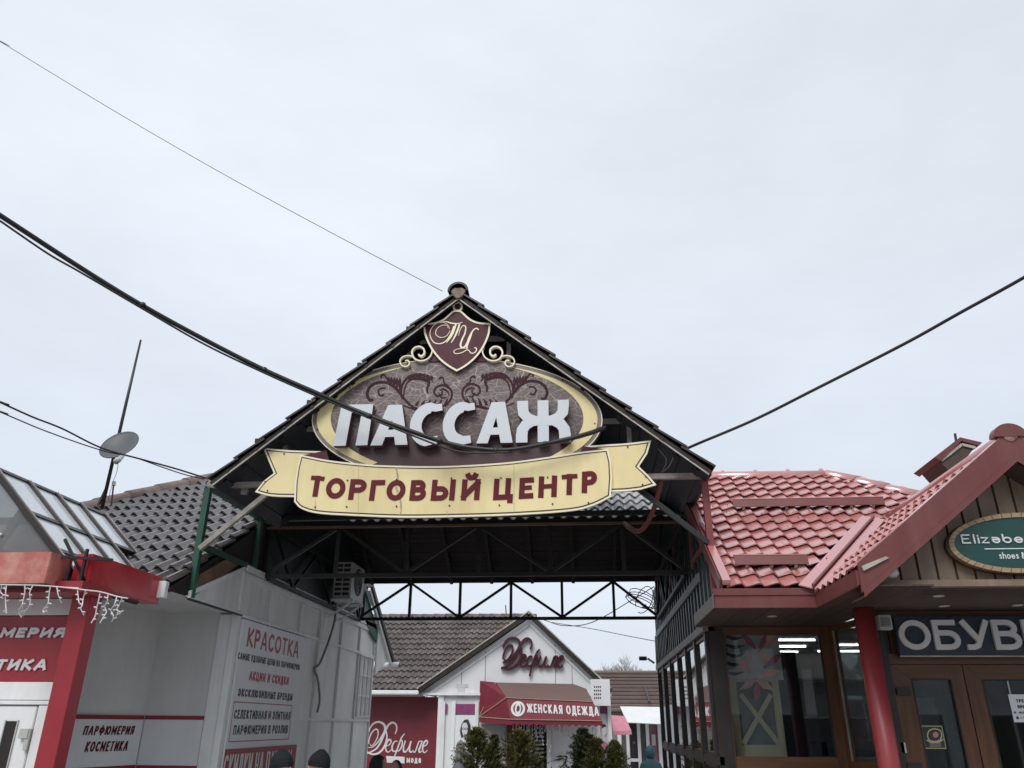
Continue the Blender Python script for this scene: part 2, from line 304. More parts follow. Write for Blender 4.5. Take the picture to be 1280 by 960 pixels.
GL = {
 'А': (.95, [[(0, 0), (.44, 1), (.56, 1), (1, 0)], [(.2, .3), (.8, .3)]]),
 'Б': (.8, [[(.88, 1), (0, 1), (0, 0)], ([(0, 0), (.55, 0)]+arc(.58, .29, .42, .29, -90, 90, 8)+[(0, .58)], False)]),
 'В': (.82, [[(0, 0), (0, 1)], ([(0, 1), (.5, 1)]+arc(.55, .77, .35, .23, 90, -90, 8)+[(0, .54)], False), ([(.3, .54), (.5, .54)]+arc(.57, .27, .43, .27, 90, -90, 8)+[(0, 0)], False)]),
 'Г': (.68, [[(0, 0), (0, 1), (1, 1)]]),
 'Д': (.95, [[(0, -.2), (0, 0), (1, 0), (1, -.2)], [(.16, 0), (.32, 1), (.84, 1), (.84, 0)]]),
 'Е': (.68, [[(1, 1), (0, 1), (0, 0), (1, 0)], [(0, .52), (.85, .52)]]),
 'Ж': (1.25, [[(.5, 0), (.5, 1)], [(0, 1), (.27, .58), (.5, .5), (.73, .58), (1, 1)], [(0, 0), (.27, .44), (.5, .52), (.73, .44), (1, 0)]]),
 'З': (.72, [arc(.42, .76, .42, .24, 150, -90, 10), arc(.48, .27, .5, .27, 90, -150, 10)]),
 'И': (.85, [[(0, 0), (0, 1)], [(1, 0), (1, 1)], [(.02, .08), (.98, .92)]]),
 'Й': (.85, [[(0, 0), (0, 1)], [(1, 0), (1, 1)], [(.02, .08), (.98, .92)], arc(.5, 1.42, .27, .16, 190, 350, 8)]),
 'К': (.82, [[(0, 0), (0, 1)], [(.95, 1), (.18, .5), (1, 0)]]),
 'Л': (.88, [[(0, .0), (.12, .04), (.26, 1), (1, 1), (1, 0)]]),
 'М': (1.02, [[(0, 0), (0, 1)], [(1, 0), (1, 1)], [(.02, .96), (.5, .25), (.98, .96)]]),
 'Н': (.85, [[(0, 0), (0, 1)], [(1, 0), (1, 1)], [(0, .52), (1, .52)]]),
 'О': (.98, [_O]), 'П': (.85, [[(0, 0), (0, 1), (1, 1), (1, 0)]]), 'Р': (.76, [[(0, 0), (0, 1)], (_P, False)]),
 'С': (.85, [arc(.56, .5, .56, .5, 48, 312, 18)]),
 'Т': (.82, [[(.5, 0), (.5, 1)], [(0, 1), (1, 1)]]),
 'У': (.85, [[(0, 1), (.52, .34)], [(1, 1), (.48, .06), (.3, 0), (.12, .0)]]),
 'Ф': (1.1, [[(.5, -.08), (.5, 1.08)], (arc(.5, .52, .5, .33, 0, 345, 23), True)]),
 'Ц': (.92, [[(0, 1), (0, 0), (.84, 0), (.84, 1)], [(.84, 0), (1.03, 0), (1.03, -.22)]]),
 'Ь': (.76, [[(0, 1), (0, 0)], ([(0, 0), (.5, 0)]+arc(.55, .29, .45, .29, -90, 90, 8)+[(0, .58)], False)]),
 'Ы': (1.0, [[(0, 1), (0, 0)], ([(0, 0), (.35, 0)]+arc(.38, .29, .27, .29, -90, 90, 8)+[(0, .58)], False), [(1, 0), (1, 1)]]),
 'Э': (.85, [mir(arc(.56, .5, .56, .5, 48, 312, 18)), [(.3, .5), (.98, .5)]]),
 'Ю': (1.2, [[(0, 0), (0, 1)], [(0, .5), (.3, .5)], (arc(.66, .5, .34, .5, 0, 345, 23), True)]),
 'Я': (.8, [[(1, 0), (1, 1)], (mir(_P), False), [(.48, .46), (0, 0)]]),
 'м': (.75, [[(0, 0), (0, .7)], [(1, 0), (1, .7)], [(.02, .68), (.5, .2), (.98, .68)]]),
 'о': (.65, [(arc(.5, .35, .5, .35, 0, 340, 17), True)]),
 'д': (.7, [[(0, -.15), (0, 0), (1, 0), (1, -.15)], [(.16, 0), (.3, .7), (.84, .7), (.84, 0)]]),
 'а': (.6, [(arc(.45, .25, .45, .25, 0, 340, 14), True), [(.95, 0), (.95, .5), (.75, .7), (.3, .7), (.1, .6)]]),
 'E': (.7, [[(1, 1), (0, 1), (0, 0), (1, 0)], [(0, .52), (.8, .52)]]),
 'l': (.12, [[(.5, 0), (.5, 1)]]), 'i': (.12, [[(.5, 0), (.5, .56)], [(.5, .86), (.5, .90)]]),
 'z': (.6, [[(0, .62), (1, .62), (0, 0), (1, 0)]]),
 'ə': (.7, [[(.1, .62)]+arc(.55, .31, .45, .31, 80, -180, 14)+[(.1, .36), (.95, .36)]]),
 'b': (.7, [[(0, 1), (0, .3)], (arc(.5, .31, .5, .31, 0, 345, 18), True)]),
 'e': (.7, [[(.05, .32), (.98, .32)]+arc(.5, .31, .48, .31, 5, 320, 14)]),
 's': (.5, [[(.95, .55), (.6, .66), (.2, .62), (.1, .48), (.5, .36), (.9, .24), (.85, .07), (.45, 0), (.05, .1)]]),
 'h': (.6, [[(0, 0), (0, 1)], [(0, .45), (.4, .65), (.8, .6), (1, .42), (1, 0)]]),
 'o': (.65, [(arc(.5, .32, .5, .32, 0, 340, 17), True)]),
 '&': (.8, [[(1, 0), (.25, .7), (.3, .95), (.55, .95), (.6, .75), (.1, .35), (.15, .05), (.5, 0), (.9, .4)]]),
 '8': (.6, [(arc(.5, .76, .38, .24, 0, 340, 14), True), (arc(.5, .27, .5, .27, 0, 340, 14), True)]),
 '9': (.6, [(arc(.5, .7, .48, .3, 0, 340, 14), True), [(.98, .7), (.9, .3), (.5, 0)]]),
 '1': (.35, [[(.2, .8), (.8, 1), (.8, 0)]]), '-': (.4, [[(.1, .45), (.9, .45)]]),
}
def layout(text, gap=.28, space=.55):
    x = 0; out = []
    for ch in text:
        if ch == ' ': x += space; continue
        w = GL[ch][0]; out.append((ch, x, w)); x += w+gap
    return out, x-gap
def letters(B, text, x0, x1, y0, h, t, d0, d1, m, parent, name='lettering', split=False, shear=0, gap=.28, mi=0, smi=None, fx=None, space=.55):
    lay, tot = layout(text, gap, space); k = (x1-x0)/tot; b = BM(); res = []
    cnt = 0
    for ch, lx, w in lay:
        W_ = w*k
        for st in GL[ch][1]:
            closed = isinstance(st, tuple) and st[1]; noext = isinstance(st, tuple); pts = st[0] if noext else st
            hh = h-t
            q = []
            for px, py in pts:
                X = x0+lx*k+t/2+px*max(W_-t, .01); Y = y0+t/2+py*hh; X += shear*(Y-y0); Y += (fx(X) if fx else 0); q.append((X, Y))
            cnt += 1
            tw = t*(.82 if (not closed and len(pts) == 2 and abs(pts[0][1]-pts[1][1]) < .01) else 1)
            ribbon(b, B, q, tw, d0, d1+.0004*(cnt % 5), closed, ext=0 if noext else tw*.49, mi=mi, smi=smi)
        if split: res.append(obj('letter', b, m, parent)); b = BM()
    if split: b.free(); return res
    o = obj(name, b, m, parent); o['kind'] = 'stuff'; return o
def stroke(bm, B, ptspx, widpx, d0, d1, pxf, sp=5, sc=1.0, mi=0):
    """ptspx in measured points; pxf maps them on the board; width in metres (start, mid, end)"""
    P = [Vector((*pxf(*p), 0)) for p in ptspx]; q = spline(P, sp) if len(P) > 2 else P; n = len(q)
    w = []
    for i in range(n):
        t = i/(n-1); a, b_, c = widpx
        w.append((a+(b_-a)*min(1, t*2) if t < .5 else b_+(c-b_)*(t*2-1))*sc)
    ribbon(bm, B, [(p.x, p.y) for p in q], w, d0, d1, mi=mi)
# ---- roof tiles
def tile_mesh(name, m, w, l, amp, periods, thick, lift, n=8, kind='s', under=True):
    bm = BM(); rows = []
    def prof(t):
        ph = 2*math.pi*t*periods
        if kind == 's': s = math.sin(ph); return amp*(s if s > 0 else s*.75)
        q = t*periods % 1.0; return amp*(-math.cos(math.pi*q/.78) if q < .78 else math.cos(math.pi*(q-.78)/.22))
    for y, dz in ((0, lift), (l, 0)):
        rows.append([bm.verts.new((w*i/n, y, prof(i/n)+dz)) for i in range(n+1)])
    fb = [bm.verts.new((w*i/n, .004, prof(i/n)+lift-thick)) for i in range(n+1)]
    for i in range(n):
        bm.faces.new((rows[0][i], rows[0][i+1], rows[1][i+1], rows[1][i])); bm.faces.new((fb[i], fb[i+1], rows[0][i+1], rows[0][i]))
    if under:
        bb = [bm.verts.new((w*i/n, l, prof(i/n)-thick)) for i in range(n+1)]
        for i in range(n): bm.faces.new((bb[i], bb[i+1], fb[i+1], fb[i]))
        bm.faces.new((rows[0][0], rows[1][0], bb[0], fb[0])); bm.faces.new((rows[0][n], fb[n], bb[n], rows[1][n]))
    return mesh_from(bm, name, m)
def tiles(parent, me, O, u, s, cols, rows, w, e, clip=None, name='roof_tile', stuff=None, jit=.004):
    O, u, s = Vector(O), Vector(u).normalized(), Vector(s).normalized(); nn = u.cross(s).normalized(); k = 0
    if nn.z < 0: nn = -nn
    bm = BM() if stuff else None
    for j in range(rows):
        for i in range(cols):
            if clip and not clip(i*w+w/2, j*e+e/2): continue
            p = O+u*i*w+s*j*e + nn*random.uniform(-jit, jit) + u*random.uniform(-jit, jit) + s*random.uniform(-jit, jit)*1.5
            M = Matrix(((u.x, s.x, nn.x, p.x), (u.y, s.y, nn.y, p.y), (u.z, s.z, nn.z, p.z), (0, 0, 0, 1)))
            if stuff:
                t = me.copy(); t.transform(M); bm.from_mesh(t); bpy.data.meshes.remove(t)
            else: link(bpy.data.objects.new(name, me), parent, M)
            k += 1
    if stuff:
        o = obj(stuff, bm, me.materials[0], parent); o['kind'] = 'stuff'
    return k
def cap_tiles(parent, p, q, r, ln, m, name='ridge_tile', n=10, flat=.75):
    p, q = Vector(p), Vector(q); d = (q-p).normalized(); tot = (q-p).length; k = max(1, round(tot/ln)); ln = tot/k
    side = d.cross(Vector((0, 0, 1))).normalized(); up = side.cross(d).normalized()
    bm = BM(); R1, R2 = r*1.12, r*.96
    A1 = [bm.verts.new((R1*math.cos(math.pi*i/n), 0, R1*flat*math.sin(math.pi*i/n))) for i in range(n+1)]
    A2 = [bm.verts.new((R2*math.cos(math.pi*i/n), ln*1.08, R2*flat*math.sin(math.pi*i/n))) for i in range(n+1)]
    A0 = [bm.verts.new((.8*R1*math.cos(math.pi*i/n), 0.005, .8*R1*flat*math.sin(math.pi*i/n))) for i in range(n+1)]
    for i in range(n): bm.faces.new((A1[i], A1[i+1], A2[i+1], A2[i])); bm.faces.new((A0[i], A0[i+1], A1[i+1], A1[i]))
    me = mesh_from(bm, name, m); me.shade_smooth()
    for i in range(k):
        o = p+d*ln*i+up*random.uniform(-.006, .006)
        link(bpy.data.objects.new(name, me), parent, Matrix(((side.x, d.x, up.x, o.x), (side.y, d.y, up.y, o.y), (side.z, d.z, up.z, o.z), (0, 0, 0, 1))))

# ================================================================== SETTING
b = BM(); v = [b.verts.new(p) for p in ((-300, -300, 0), (300, -300, 0), (300, 300, 0), (-300, 300, 0))]; b.faces.new(v)
tag(obj('ground', b, M_asphalt), kind='structure')
b = BM(); v = [b.verts.new(p) for p in ((-12, -3, .004), (12, -3, .004), (12, 40, .004), (-12, 40, .004))]; b.faces.new(v)
tag(obj('pavement', b, M_concrete), kind='structure')

# ================================================================== ENTRANCE GABLE CANOPY
GY = 8.5; XL, XR = -4.40, 1.34; ZT = 4.65; ZB = 3.92
gate = thing('gable_canopy', (-1.5, GY, 0), 'tall dark tiled gable canopy spanning the passage between the two shops', 'canopy')
YF = 8.15
PK = A(573, 363, Y=YF); EL = A(259, 600, Y=YF); ER = A(892, 585, Y=YF)
pl = A(574, 374, Y=GY)
for end, px_ in ((EL, -1), (ER, 1)):
    s = (PK-end).normalized(); ln = (PK-end).length; u = Vector((0, 1, 0)); rows = 10; ex = ln/rows
    nn = u.cross(s); nn = nn if nn.z > 0 else -nn
    # deck and tiles
    bb = BM(); pts = [end+Vector((0, .05, 0))-nn*.07, PK+Vector((0, .05, 0))-nn*.07]
    prism(bb, [pts[0], pts[1], pts[1]+Vector((0, 2.1, 0)), pts[0]+Vector((0, 2.1, 0))], nn*.02); obj('roof_deck', bb, M_navy, gate)
    for q in range(14):      # corrugation ribs under the deck
        t = (q+.5)/14; c = end.lerp(PK, t)-nn*.078; pbar('deck_rib', c+Vector((0, .12, 0)), c+Vector((0, 2.1, 0)), .05, .016, M_navy, gate, up=nn)
    tm = tile_mesh('canopy_tile', mat('near_black_tile', (.028, .022, .022), .42, .25, 5, .2, rnd=.2), .30, ex*1.12, .022, 1, .022, .035, 8)
    tiles(gate, tm, end if px_ < 0 else end, u, s, 1, rows, .30, ex, name='verge_tile')
    tiles(gate, tm, end+u*.30, u, s, 6, rows, .30, ex, stuff='roof_tiles')
    # verge board, light edge angle
    f = Vector((0, 0, 0)); bb = BM(); a0 = end-nn*.025; a1 = PK-nn*.025
    prism(bb, [a0+Vector((0, .03, 0)), a1+Vector((0, .03, 0)), a1-nn*.055+Vector((0, .03, 0)), a0-nn*.055+Vector((0, .03, 0))], (0, .03, 0)); obj('verge_board', bb, mat('black_brown_board', (.022, .015, .012), .7, .3, 5, .3), gate)
    pbar('edge_angle', end-nn*.083+Vector((0, .02, 0)), PK-nn*.083+Vector((0, .02, 0)), .014, .014, M_pale_steel, gate)
    for q in range(9):
        c = end.lerp(PK, (q+.6)/9.3)-nn*.06+Vector((0, .008, 0)); pbar('edge_bracket', c-s*.02, c+s*.02, .012, .025, MATS['black_brown_board'], gate, up=nn)
# rafters of the frame
rl0, rr0 = Vector((XL, GY, ZT)), Vector((XR, GY, ZT))
for c in (rl0, rr0):
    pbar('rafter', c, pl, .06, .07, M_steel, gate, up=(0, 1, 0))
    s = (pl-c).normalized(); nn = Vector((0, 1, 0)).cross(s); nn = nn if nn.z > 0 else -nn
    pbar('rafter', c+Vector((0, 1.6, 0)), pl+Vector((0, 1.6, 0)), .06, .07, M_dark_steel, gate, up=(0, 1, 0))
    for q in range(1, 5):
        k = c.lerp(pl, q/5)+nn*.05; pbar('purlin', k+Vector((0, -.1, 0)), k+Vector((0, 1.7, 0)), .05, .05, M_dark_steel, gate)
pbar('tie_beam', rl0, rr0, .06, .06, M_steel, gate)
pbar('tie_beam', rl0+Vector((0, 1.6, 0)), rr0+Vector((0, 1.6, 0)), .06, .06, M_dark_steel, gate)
def rx(z, side):
    t = (z-ZT)/(pl.z-ZT); return (XL if side < 0 else XR)*(1-t)+pl.x*t
pbar('collar_beam', (rx(6.46, -1), GY, 6.46), (rx(6.46, 1), GY, 6.46), .05, .055, M_steel, gate)
for x in (-2.1, -.86): pbar('strut', (x, GY, 4.67), (x, GY, 6.44), .05, .05, M_steel, gate, up=(0, 1, 0))
for sd_, xo in ((-1, -3.53), (1, .54)):
    pbar('collar_beam', (rx(5.33, sd_), GY, 5.33), (-3.0 if sd_ < 0 else 0.1, GY, 5.33), .05, .05, M_steel, gate)
    pbar('strut', (xo, GY, 4.68), (xo, GY, 5.31), .05, .05, M_steel, gate, up=(0, 1, 0))
# ridge cap and its mortar
cap_tiles(gate, PK+Vector((0, -.04, -.02)), PK+Vector((0, 2.1, -.02)), .115, .4, MATS['near_black_tile'], flat=.95)
b = BM(); pts = []
for k in range(18):
    a = 2*math.pi*k/18; rr = .082*(1+.12*math.sin(3*a)+.06*math.sin(7*a)); pts.append(PK+Vector((rr*math.cos(a), -.015, -.035+rr*.85*math.sin(a))))
prism(b, pts, (0, .05, 0)); obj('ridge_mortar', b, M_mortar, gate)
# back panel
b = BM(); zb = 4.97; prism(b, [Vector((XL, 10.2, 4.70)), Vector((XL, 10.2, zb)), Vector((-3.32, 10.2, zb)), Vector((1.08, 10.2, zb)), Vector((1.1, 10.2, 4.7)), Vector((XR+.02, 10.2, 4.7)), Vector((pl.x, 10.2, 7.12))][1:] if False else [Vector((XL-.05, 10.2, 4.66)), Vector((-3.32, 10.2, 4.66)), Vector((-3.32, 10.2, zb)), Vector((1.08, 10.2, zb)), Vector((1.1, 10.2, 4.66)), Vector((XR+.08, 10.2, 4.66)), Vector((pl.x, 10.2, 7.14))], (0, .03, 0)); obj('back_panel', b, M_navy, gate)
for q in range(24):
    x = XL+.2+q*.235; t = 1-abs(x-pl.x)/2.93; zt = zb+(7.0-zb)*max(t, 0)-.05
    if zt > zb+.15: pbar('panel_rib', (x, 10.185, zb+.02), (x, 10.185, zt), .07, .02, M_navy, gate, up=(0, 1, 0))
# side frames
for X, mm, y2, z2, zf in ((XL, M_green, 10.05, 4.0, 3.36), (XR, mat('red_painted_steel', (.20, .04, .042), .45, .15, 6, .1, dirt=(.1, .05, .05), dirt_amt=.4), 9.9, 3.98, 3.38)):
    pbar('post', (X, GY, zf), (X, GY, ZT-.03), .07, .07, mm, gate, up=(0, 1, 0))
    pbar('post', (X, y2, z2-.1), (X, y2, ZT-.03), .075, .075, mm, gate, up=(0, 1, 0))
    pbar('side_rail', (X, GY+.043, ZT), (X, 10.36, ZT), .07, .075, mm, gate)
    pbar('side_rail', (X, GY+.043, 3.95), (X, y2-.04, 3.96), .06, .065, mm, gate)
    pbar('side_brace', (X, GY+.05, 4.0), (X, y2-.1, 4.58), .045, .045, mm, gate) if X > 0 else None
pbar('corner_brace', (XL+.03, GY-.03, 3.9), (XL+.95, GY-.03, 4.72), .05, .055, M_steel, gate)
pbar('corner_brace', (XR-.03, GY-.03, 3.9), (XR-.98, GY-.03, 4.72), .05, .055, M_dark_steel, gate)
b = BM(); plate_ = A(307, 614, Y=8.6); box(b, plate_.x-.04, plate_.x+.04, 8.56, 8.6, plate_.z-.045, plate_.z+.045); obj('junction_box', b, M_steel, gate)

# ================================================================== PASSAGE ROOF
pr = thing('passage_roof', (-1.5, 12.8, 0), 'low tiled roof on steel lattice trusses over the passage behind the gable', 'roof')
Y0, Y1, ZE = 10.4, 15.1, 4.62
NX = [-4.37, -3.39, -2.42, -1.44, -.47, .50, 1.31]
for Y, zt, zb in ((Y0, ZE, 3.92), (Y1, ZE, 3.92)):
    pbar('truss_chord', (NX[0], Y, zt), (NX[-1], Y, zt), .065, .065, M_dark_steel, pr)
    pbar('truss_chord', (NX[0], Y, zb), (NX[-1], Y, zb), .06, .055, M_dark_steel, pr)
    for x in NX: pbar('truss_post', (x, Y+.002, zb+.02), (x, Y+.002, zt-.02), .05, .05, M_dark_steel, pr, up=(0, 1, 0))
    for i in range(6):
        a, c = ((NX[i], zb+.02), (NX[i+1], zt-.03)) if i % 2 == 0 else ((NX[i], zt-.03), (NX[i+1], zb+.02))
        pbar('truss_diagonal', (a[0], Y-.002, a[1]), (c[0], Y-.002, c[1]), .042, .045, M_dark_steel, pr)
for X in (XL+.06, XR-.05):
    for z in (3.9, 4.6): pbar('side_chord', (X, Y0+.04, z), (X, Y1-.04, z), .05, .05, M_dark_steel, pr)
    for i in range(5):
        ya, yb = Y0+.1+i*.93, Y0+.1+(i+1)*.9; z = (3.93, 4.58) if i % 2 else (4.58, 3.93)
        pbar('side_diagonal', (X, ya, z[0]), (X, yb, z[1]), .04, .04, M_dark_steel, pr)
YR = 12.75; sl = .62; ZR = ZE+.06+(YR-Y0)*sl
sf = Vector((0, YR-Y0, (YR-Y0)*sl)).normalized(); L_ = (YR-Y0)*math.sqrt(1+sl*sl)
M_wet = mat('wet_grey_tile', (.42, .42, .43), .3, .2, 5, .2, rnd=.2, spec=.6)
twet = tile_mesh('passage_tile', M_wet, .34, .36, .034, 2, .02, .035, 12)
ex = L_/9
tiles(pr, twet, (-3.3, Y0-.12, ZE+.015), (1, 0, 0), sf, 14, 4, .34, ex)
tiles(pr, twet, (-3.3, Y0-.12, ZE+.015)+0*sf if False else Vector((-3.3, Y0-.12, ZE+.015))+sf*ex*4, (1, 0, 0), sf, 14, 5, .34, ex, stuff='upper_roof_tiles')
sb = Vector((0, -(YR-Y0), (YR-Y0)*sl)).normalized()
tdk = tile_mesh('passage_back_tile', M_brown_tile, .34, .36, .026, 2, .02, .03, 12)
tiles(pr, tdk, (XR+.1, Y1+.12, ZE+.075), (-1, 0, 0), sb, 17, 1, .34, ex, name='eave_tile')
tiles(pr, tdk, Vector((XR+.1, Y1+.12, ZE+.075))+sb*ex, (-1, 0, 0), sb, 17, 8, .34, ex, stuff='back_roof_tiles')
# boards under both slopes (run along x)
for k in range(22):
    t0 = k/22; t1 = (k+.93)/22
    for (ya, yb, nm) in ((Y1+.06, YR, 1), (Y0-.04, YR, 0)):
        a = ya+(yb-ya)*t0; c = ya+(yb-ya)*t1; za = ZE+.03+abs(a-ya)*sl; zc = ZE+.03+abs(c-ya)*sl
        b = BM(); dz = random.uniform(-.004, .004)
        prism(b, [(XL-.2, a, za+dz), (XR+.1, a, za+dz), (XR+.1, c, zc+dz), (XL-.2, c, zc+dz)], (0, 0, .018)); obj('roof_board', b, M_wood_dark, pr)
for i in range(8):
    x = XL+.25+i*.78
    pbar('roof_rafter', (x, Y1, ZE+.01-.03), (x, YR, ZR-.11), .06, .10, M_wood_dark, pr)
    pbar('roof_rafter', (x, Y0, ZE+.01-.03), (x, YR, ZR-.11), .06, .10, M_wood_dark, pr)
pbar('eave_beam', (XL, Y0-.07, ZE-.05), (XR, Y0-.07, ZE-.05), .05, .03, mat('worn_beam', (.13, .08, .05), .7, .3, 5, .4, grain=(.6, 5, 5)), pr)

# ================================================================== LEFT WHITE SHOP
ls = thing('white_shop', (-5.2, 12, 0), 'white framed perfume shop with wavy brown tiled roof left of the passage', 'shop')
LY0, LY1 = 9.78, 16.5
pbox('wall', -4.62, -4.44, LY0+.04, LY1, 0, 3.92, M_wpanel, ls)
zr = [0.0, 1.0, 2.145, 3.345, 3.90]; yv = [LY0+.04, 10.82, 12.04, 13.0, 14.2, 15.4, LY1]
for i in range(len(yv)-1):
    for j in range(len(zr)-1):
        if j in (1, 2) and i == 0: pass
        d = random.uniform(0, .006)
        pbox('wall_panel', -4.44, -4.425+d, yv[i]+.02, yv[i+1]-.02, zr[j]+.02, zr[j+1]-.02, M_wpanel, ls)
for y in yv: pbox('upright', -4.438, -4.385, y-.022, y+.022, 0, 3.88, M_white, ls)
for z in zr[1:4]: pbox('rail', -4.438, -4.39, LY0+.05, LY1, z-.022, z+.022, M_white, ls)
pbox('top_trim', -4.46, -4.36, LY0+.02, LY1+.03, 3.885, 3.965, M_white, ls, .004)
pbox('top_trim', -4.46, -4.375, LY0+.02, LY1+.03, 3.80, 3.875, M_white, ls, .004)
# corner casing
pbox('corner_casing', -4.62, -4.46, LY0-.02, LY0+.035, 0, 3.34, M_white, ls, .004)
pbox('corner_casing', -4.455, -4.37, LY0-.035, LY0+.06, 0, 3.34, M_white, ls, .004)
# boxed verge side (triangle) in plane X = -4.4
tri = [(-4.40, 8.42, 3.36), (-4.40, LY0, 3.36), (-4.40, LY0+.05, 3.94), (-4.40, 8.5, 3.42)]
b = BM(); prism(b, tri, (-.05, 0, 0)); obj('verge_box_panel', b, M_wpanel, ls)
pbar('verge_box_frame', (-4.385, 8.44, 3.40), (-4.385, LY0+.02, 3.93), .03, .05, M_white, ls)
pbar('verge_box_frame', (-4.385, 8.44, 3.355), (-4.385, LY0+.05, 3.355), .03, .04, M_white, ls)
pbar('verge_box_frame', (-4.385, LY0-.01, 3.38), (-4.385, LY0-.01, 3.9), .03, .05, M_white, ls, up=(0, 1, 0))
pbar('verge_drip', (-4.37, 8.40, 3.335), (-4.37, LY0+.05, 3.335), .03, .02, M_dark_steel, ls)
# recess walls below the eave
pbox('front_wall', -5.40, -4.62, LY0, LY0+.1, 0, 3.36, M_grey_panel, ls)
b = BM(); prism(b, [(-5.40, LY0, 0), (-5.95, 7.9, 0), (-6.05, 7.93, 0), (-5.5, LY0+.1, 0)], (0, 0, 3.36)); obj('side_wall', b, M_grey_panel, ls)
d_ = Vector((-.55, -1.88, 0)).normalized(); nr = Vector((-d_.y, d_.x, 0)); nr = nr if nr.x > 0 else -nr
for z in (2.14, 1.60):
    pbox('red_stripe', -5.37, -4.63, LY0-.012, LY0-.001, z-.022, z+.022, M_kiosk_red, ls)
    b = BM(); p0 = Vector((-5.385, LY0-.02, z)); bar(b, p0+nr*.006, p0+d_*1.9+nr*.006, .012, .044); obj('red_stripe', b, M_kiosk_red, ls)
pbox('white_band', -5.37, -4.63, LY0-.008, LY0-.001, 1.622, 2.118, M_sign_white, ls)
b = BM(); p0 = Vector((-5.385, LY0-.02, 1.87)); bar(b, p0+nr*.004, p0+d_*1.9+nr*.004, .008, .49); obj('white_band', b, M_sign_white, ls)
# soffit and eave fascia
b = BM(); prism(b, [(-7.4, 8.1, 3.36), (-4.42, 8.1, 3.36), (-4.42, LY0+.05, 3.36), (-7.4, LY0+.05, 3.36)], (0, 0, .03)); obj('soffit', b, M_grey_panel, ls)
for k in range(5):
    x = -4.70-k*.55; pbox('eave_fascia_panel', x-.27, x+.265, 8.00, 8.075, 3.29, 3.465, M_white, ls, .006)
SLP = .57; OE = Vector((-4.42, 8.08, 3.44)); sv = Vector((0, 1, SLP)).normalized()
def onroof(u, v): return AP(u, v, OE, Vector((0, -SLP, 1)).normalized())
H1, H0 = onroof(258, 600), onroof(105, 636)
k_ = (H1.x-H0.x)/(H1.y-H0.y)
Hb = H0+(H0-H1)*((H0.y-8.08)/(H1.y-H0.y))
tl = tile_mesh('brown_tile', M_brown_tile, .33, .44, .040, 2, .024, .046, 12)
E_ = .385; SL = math.sqrt(1+SLP*SLP)
def clipL(x, s_):
    y = 8.08+s_/SL; X = -4.42-x
    xmin = H0.x+(y-H0.y)*k_
    vis = X > -8.2 and y < H1.y and X > xmin
    return vis
tiles(ls, tl, OE, (-1, 0, 0), sv, 14, 14, .33, E_, clip=clipL)
b = BM(); prism(b, [OE-Vector((0, 0, .05)), Vector((Hb.x, 8.08, 3.39)), H1-Vector((0, 0, .05)), Vector((-4.42, H1.y, H1.z-.05))], (0, 0, -.03)); obj('roof_deck', b, M_wood_dark, ls)
cap_tiles(ls, H0+(H0-H1)*.15-Vector((0, 0, .03)), H1+(H1-H0)*.05-Vector((0, 0, .03)), .18, .46, M_clay, name='hip_tile')
b = BM(); prism(b, [A(u, v, X=-4.385) for u, v in ((241, 746), (303, 703), (286, 697), (250, 719))], (-.05, 0, 0)); obj('barge_board', b, M_wood_beam, ls)
b = BM(); prism(b, [(-4.41, 8.4, 3.37), (-4.41, LY0, 3.9), (-4.41, 10.6, 3.97), (-4.41, 10.6, 4.80), (-4.41, 8.06, 3.40), (-4.41, 8.06, 3.37)], (-.03, 0, 0)); obj('verge_infill', b, M_wood_dark, ls)
b = BM(); prism(b, [(-4.44, LY0-.1, 3.97), (-4.44, 16.2, 3.97), (-4.44, 16.2, 4.62), (-4.44, 15.2, 4.75), (-4.44, 12.75, 6.18), (-4.44, 10.3, 4.75)], (-.04, 0, 0)); obj('upper_gable_wall', b, M_green_wall, ls)
# louvred grid at the back end
for k in range(4): pbox('grid_bar', -4.39, -4.36, 15.45+k*.30, 15.475+k*.30, 2.2, 3.30, M_white, ls)
for k in range(4): pbox('grid_bar', -4.389, -4.365, 15.43, 16.42, 2.2+k*.365, 2.225+k*.365, M_white, ls)
# rear verge of the shop roof
ra, rb = Vector((-4.3, 15.45, 4.62)), Vector((-4.3, 17.75, 3.30))
pbar('rear_verge', ra, rb, .12, .09, M_dark_steel, ls); pbar('rear_verge_trim', ra+Vector((.0, -.04, -.09)), rb+Vector((0, -.04, -.09)), .05, .07, M_white, ls)
b = BM(); prism(b, [(-4.36, 15.4, 4.5), (-4.36, 17.5, 3.33), (-4.36, 15.4, 3.97)], (-.03, 0, 0)); obj('rear_gable_panel', b, M_green, ls)
b = BM(); prism(b, [(-4.34, 16.52, 3.86), (-4.34, 17.45, 3.33), (-4.34, 16.52, 3.0)], (-.03, 0, 0)); obj('rear_gable_panel', b, M_white, ls)
b = BM(); tube(b, [(-4.95, 17.62, 3.25), (-4.12, 17.62, 3.25)], .07, 10); obj('gutter', b, M_white, ls, smooth=True)
b = BM(); tube(b, [(-4.15, 17.62, 3.25), (-4.11, 17.62, 3.25)], .045, 10); obj('gutter_mouth', b, M_black, ls)

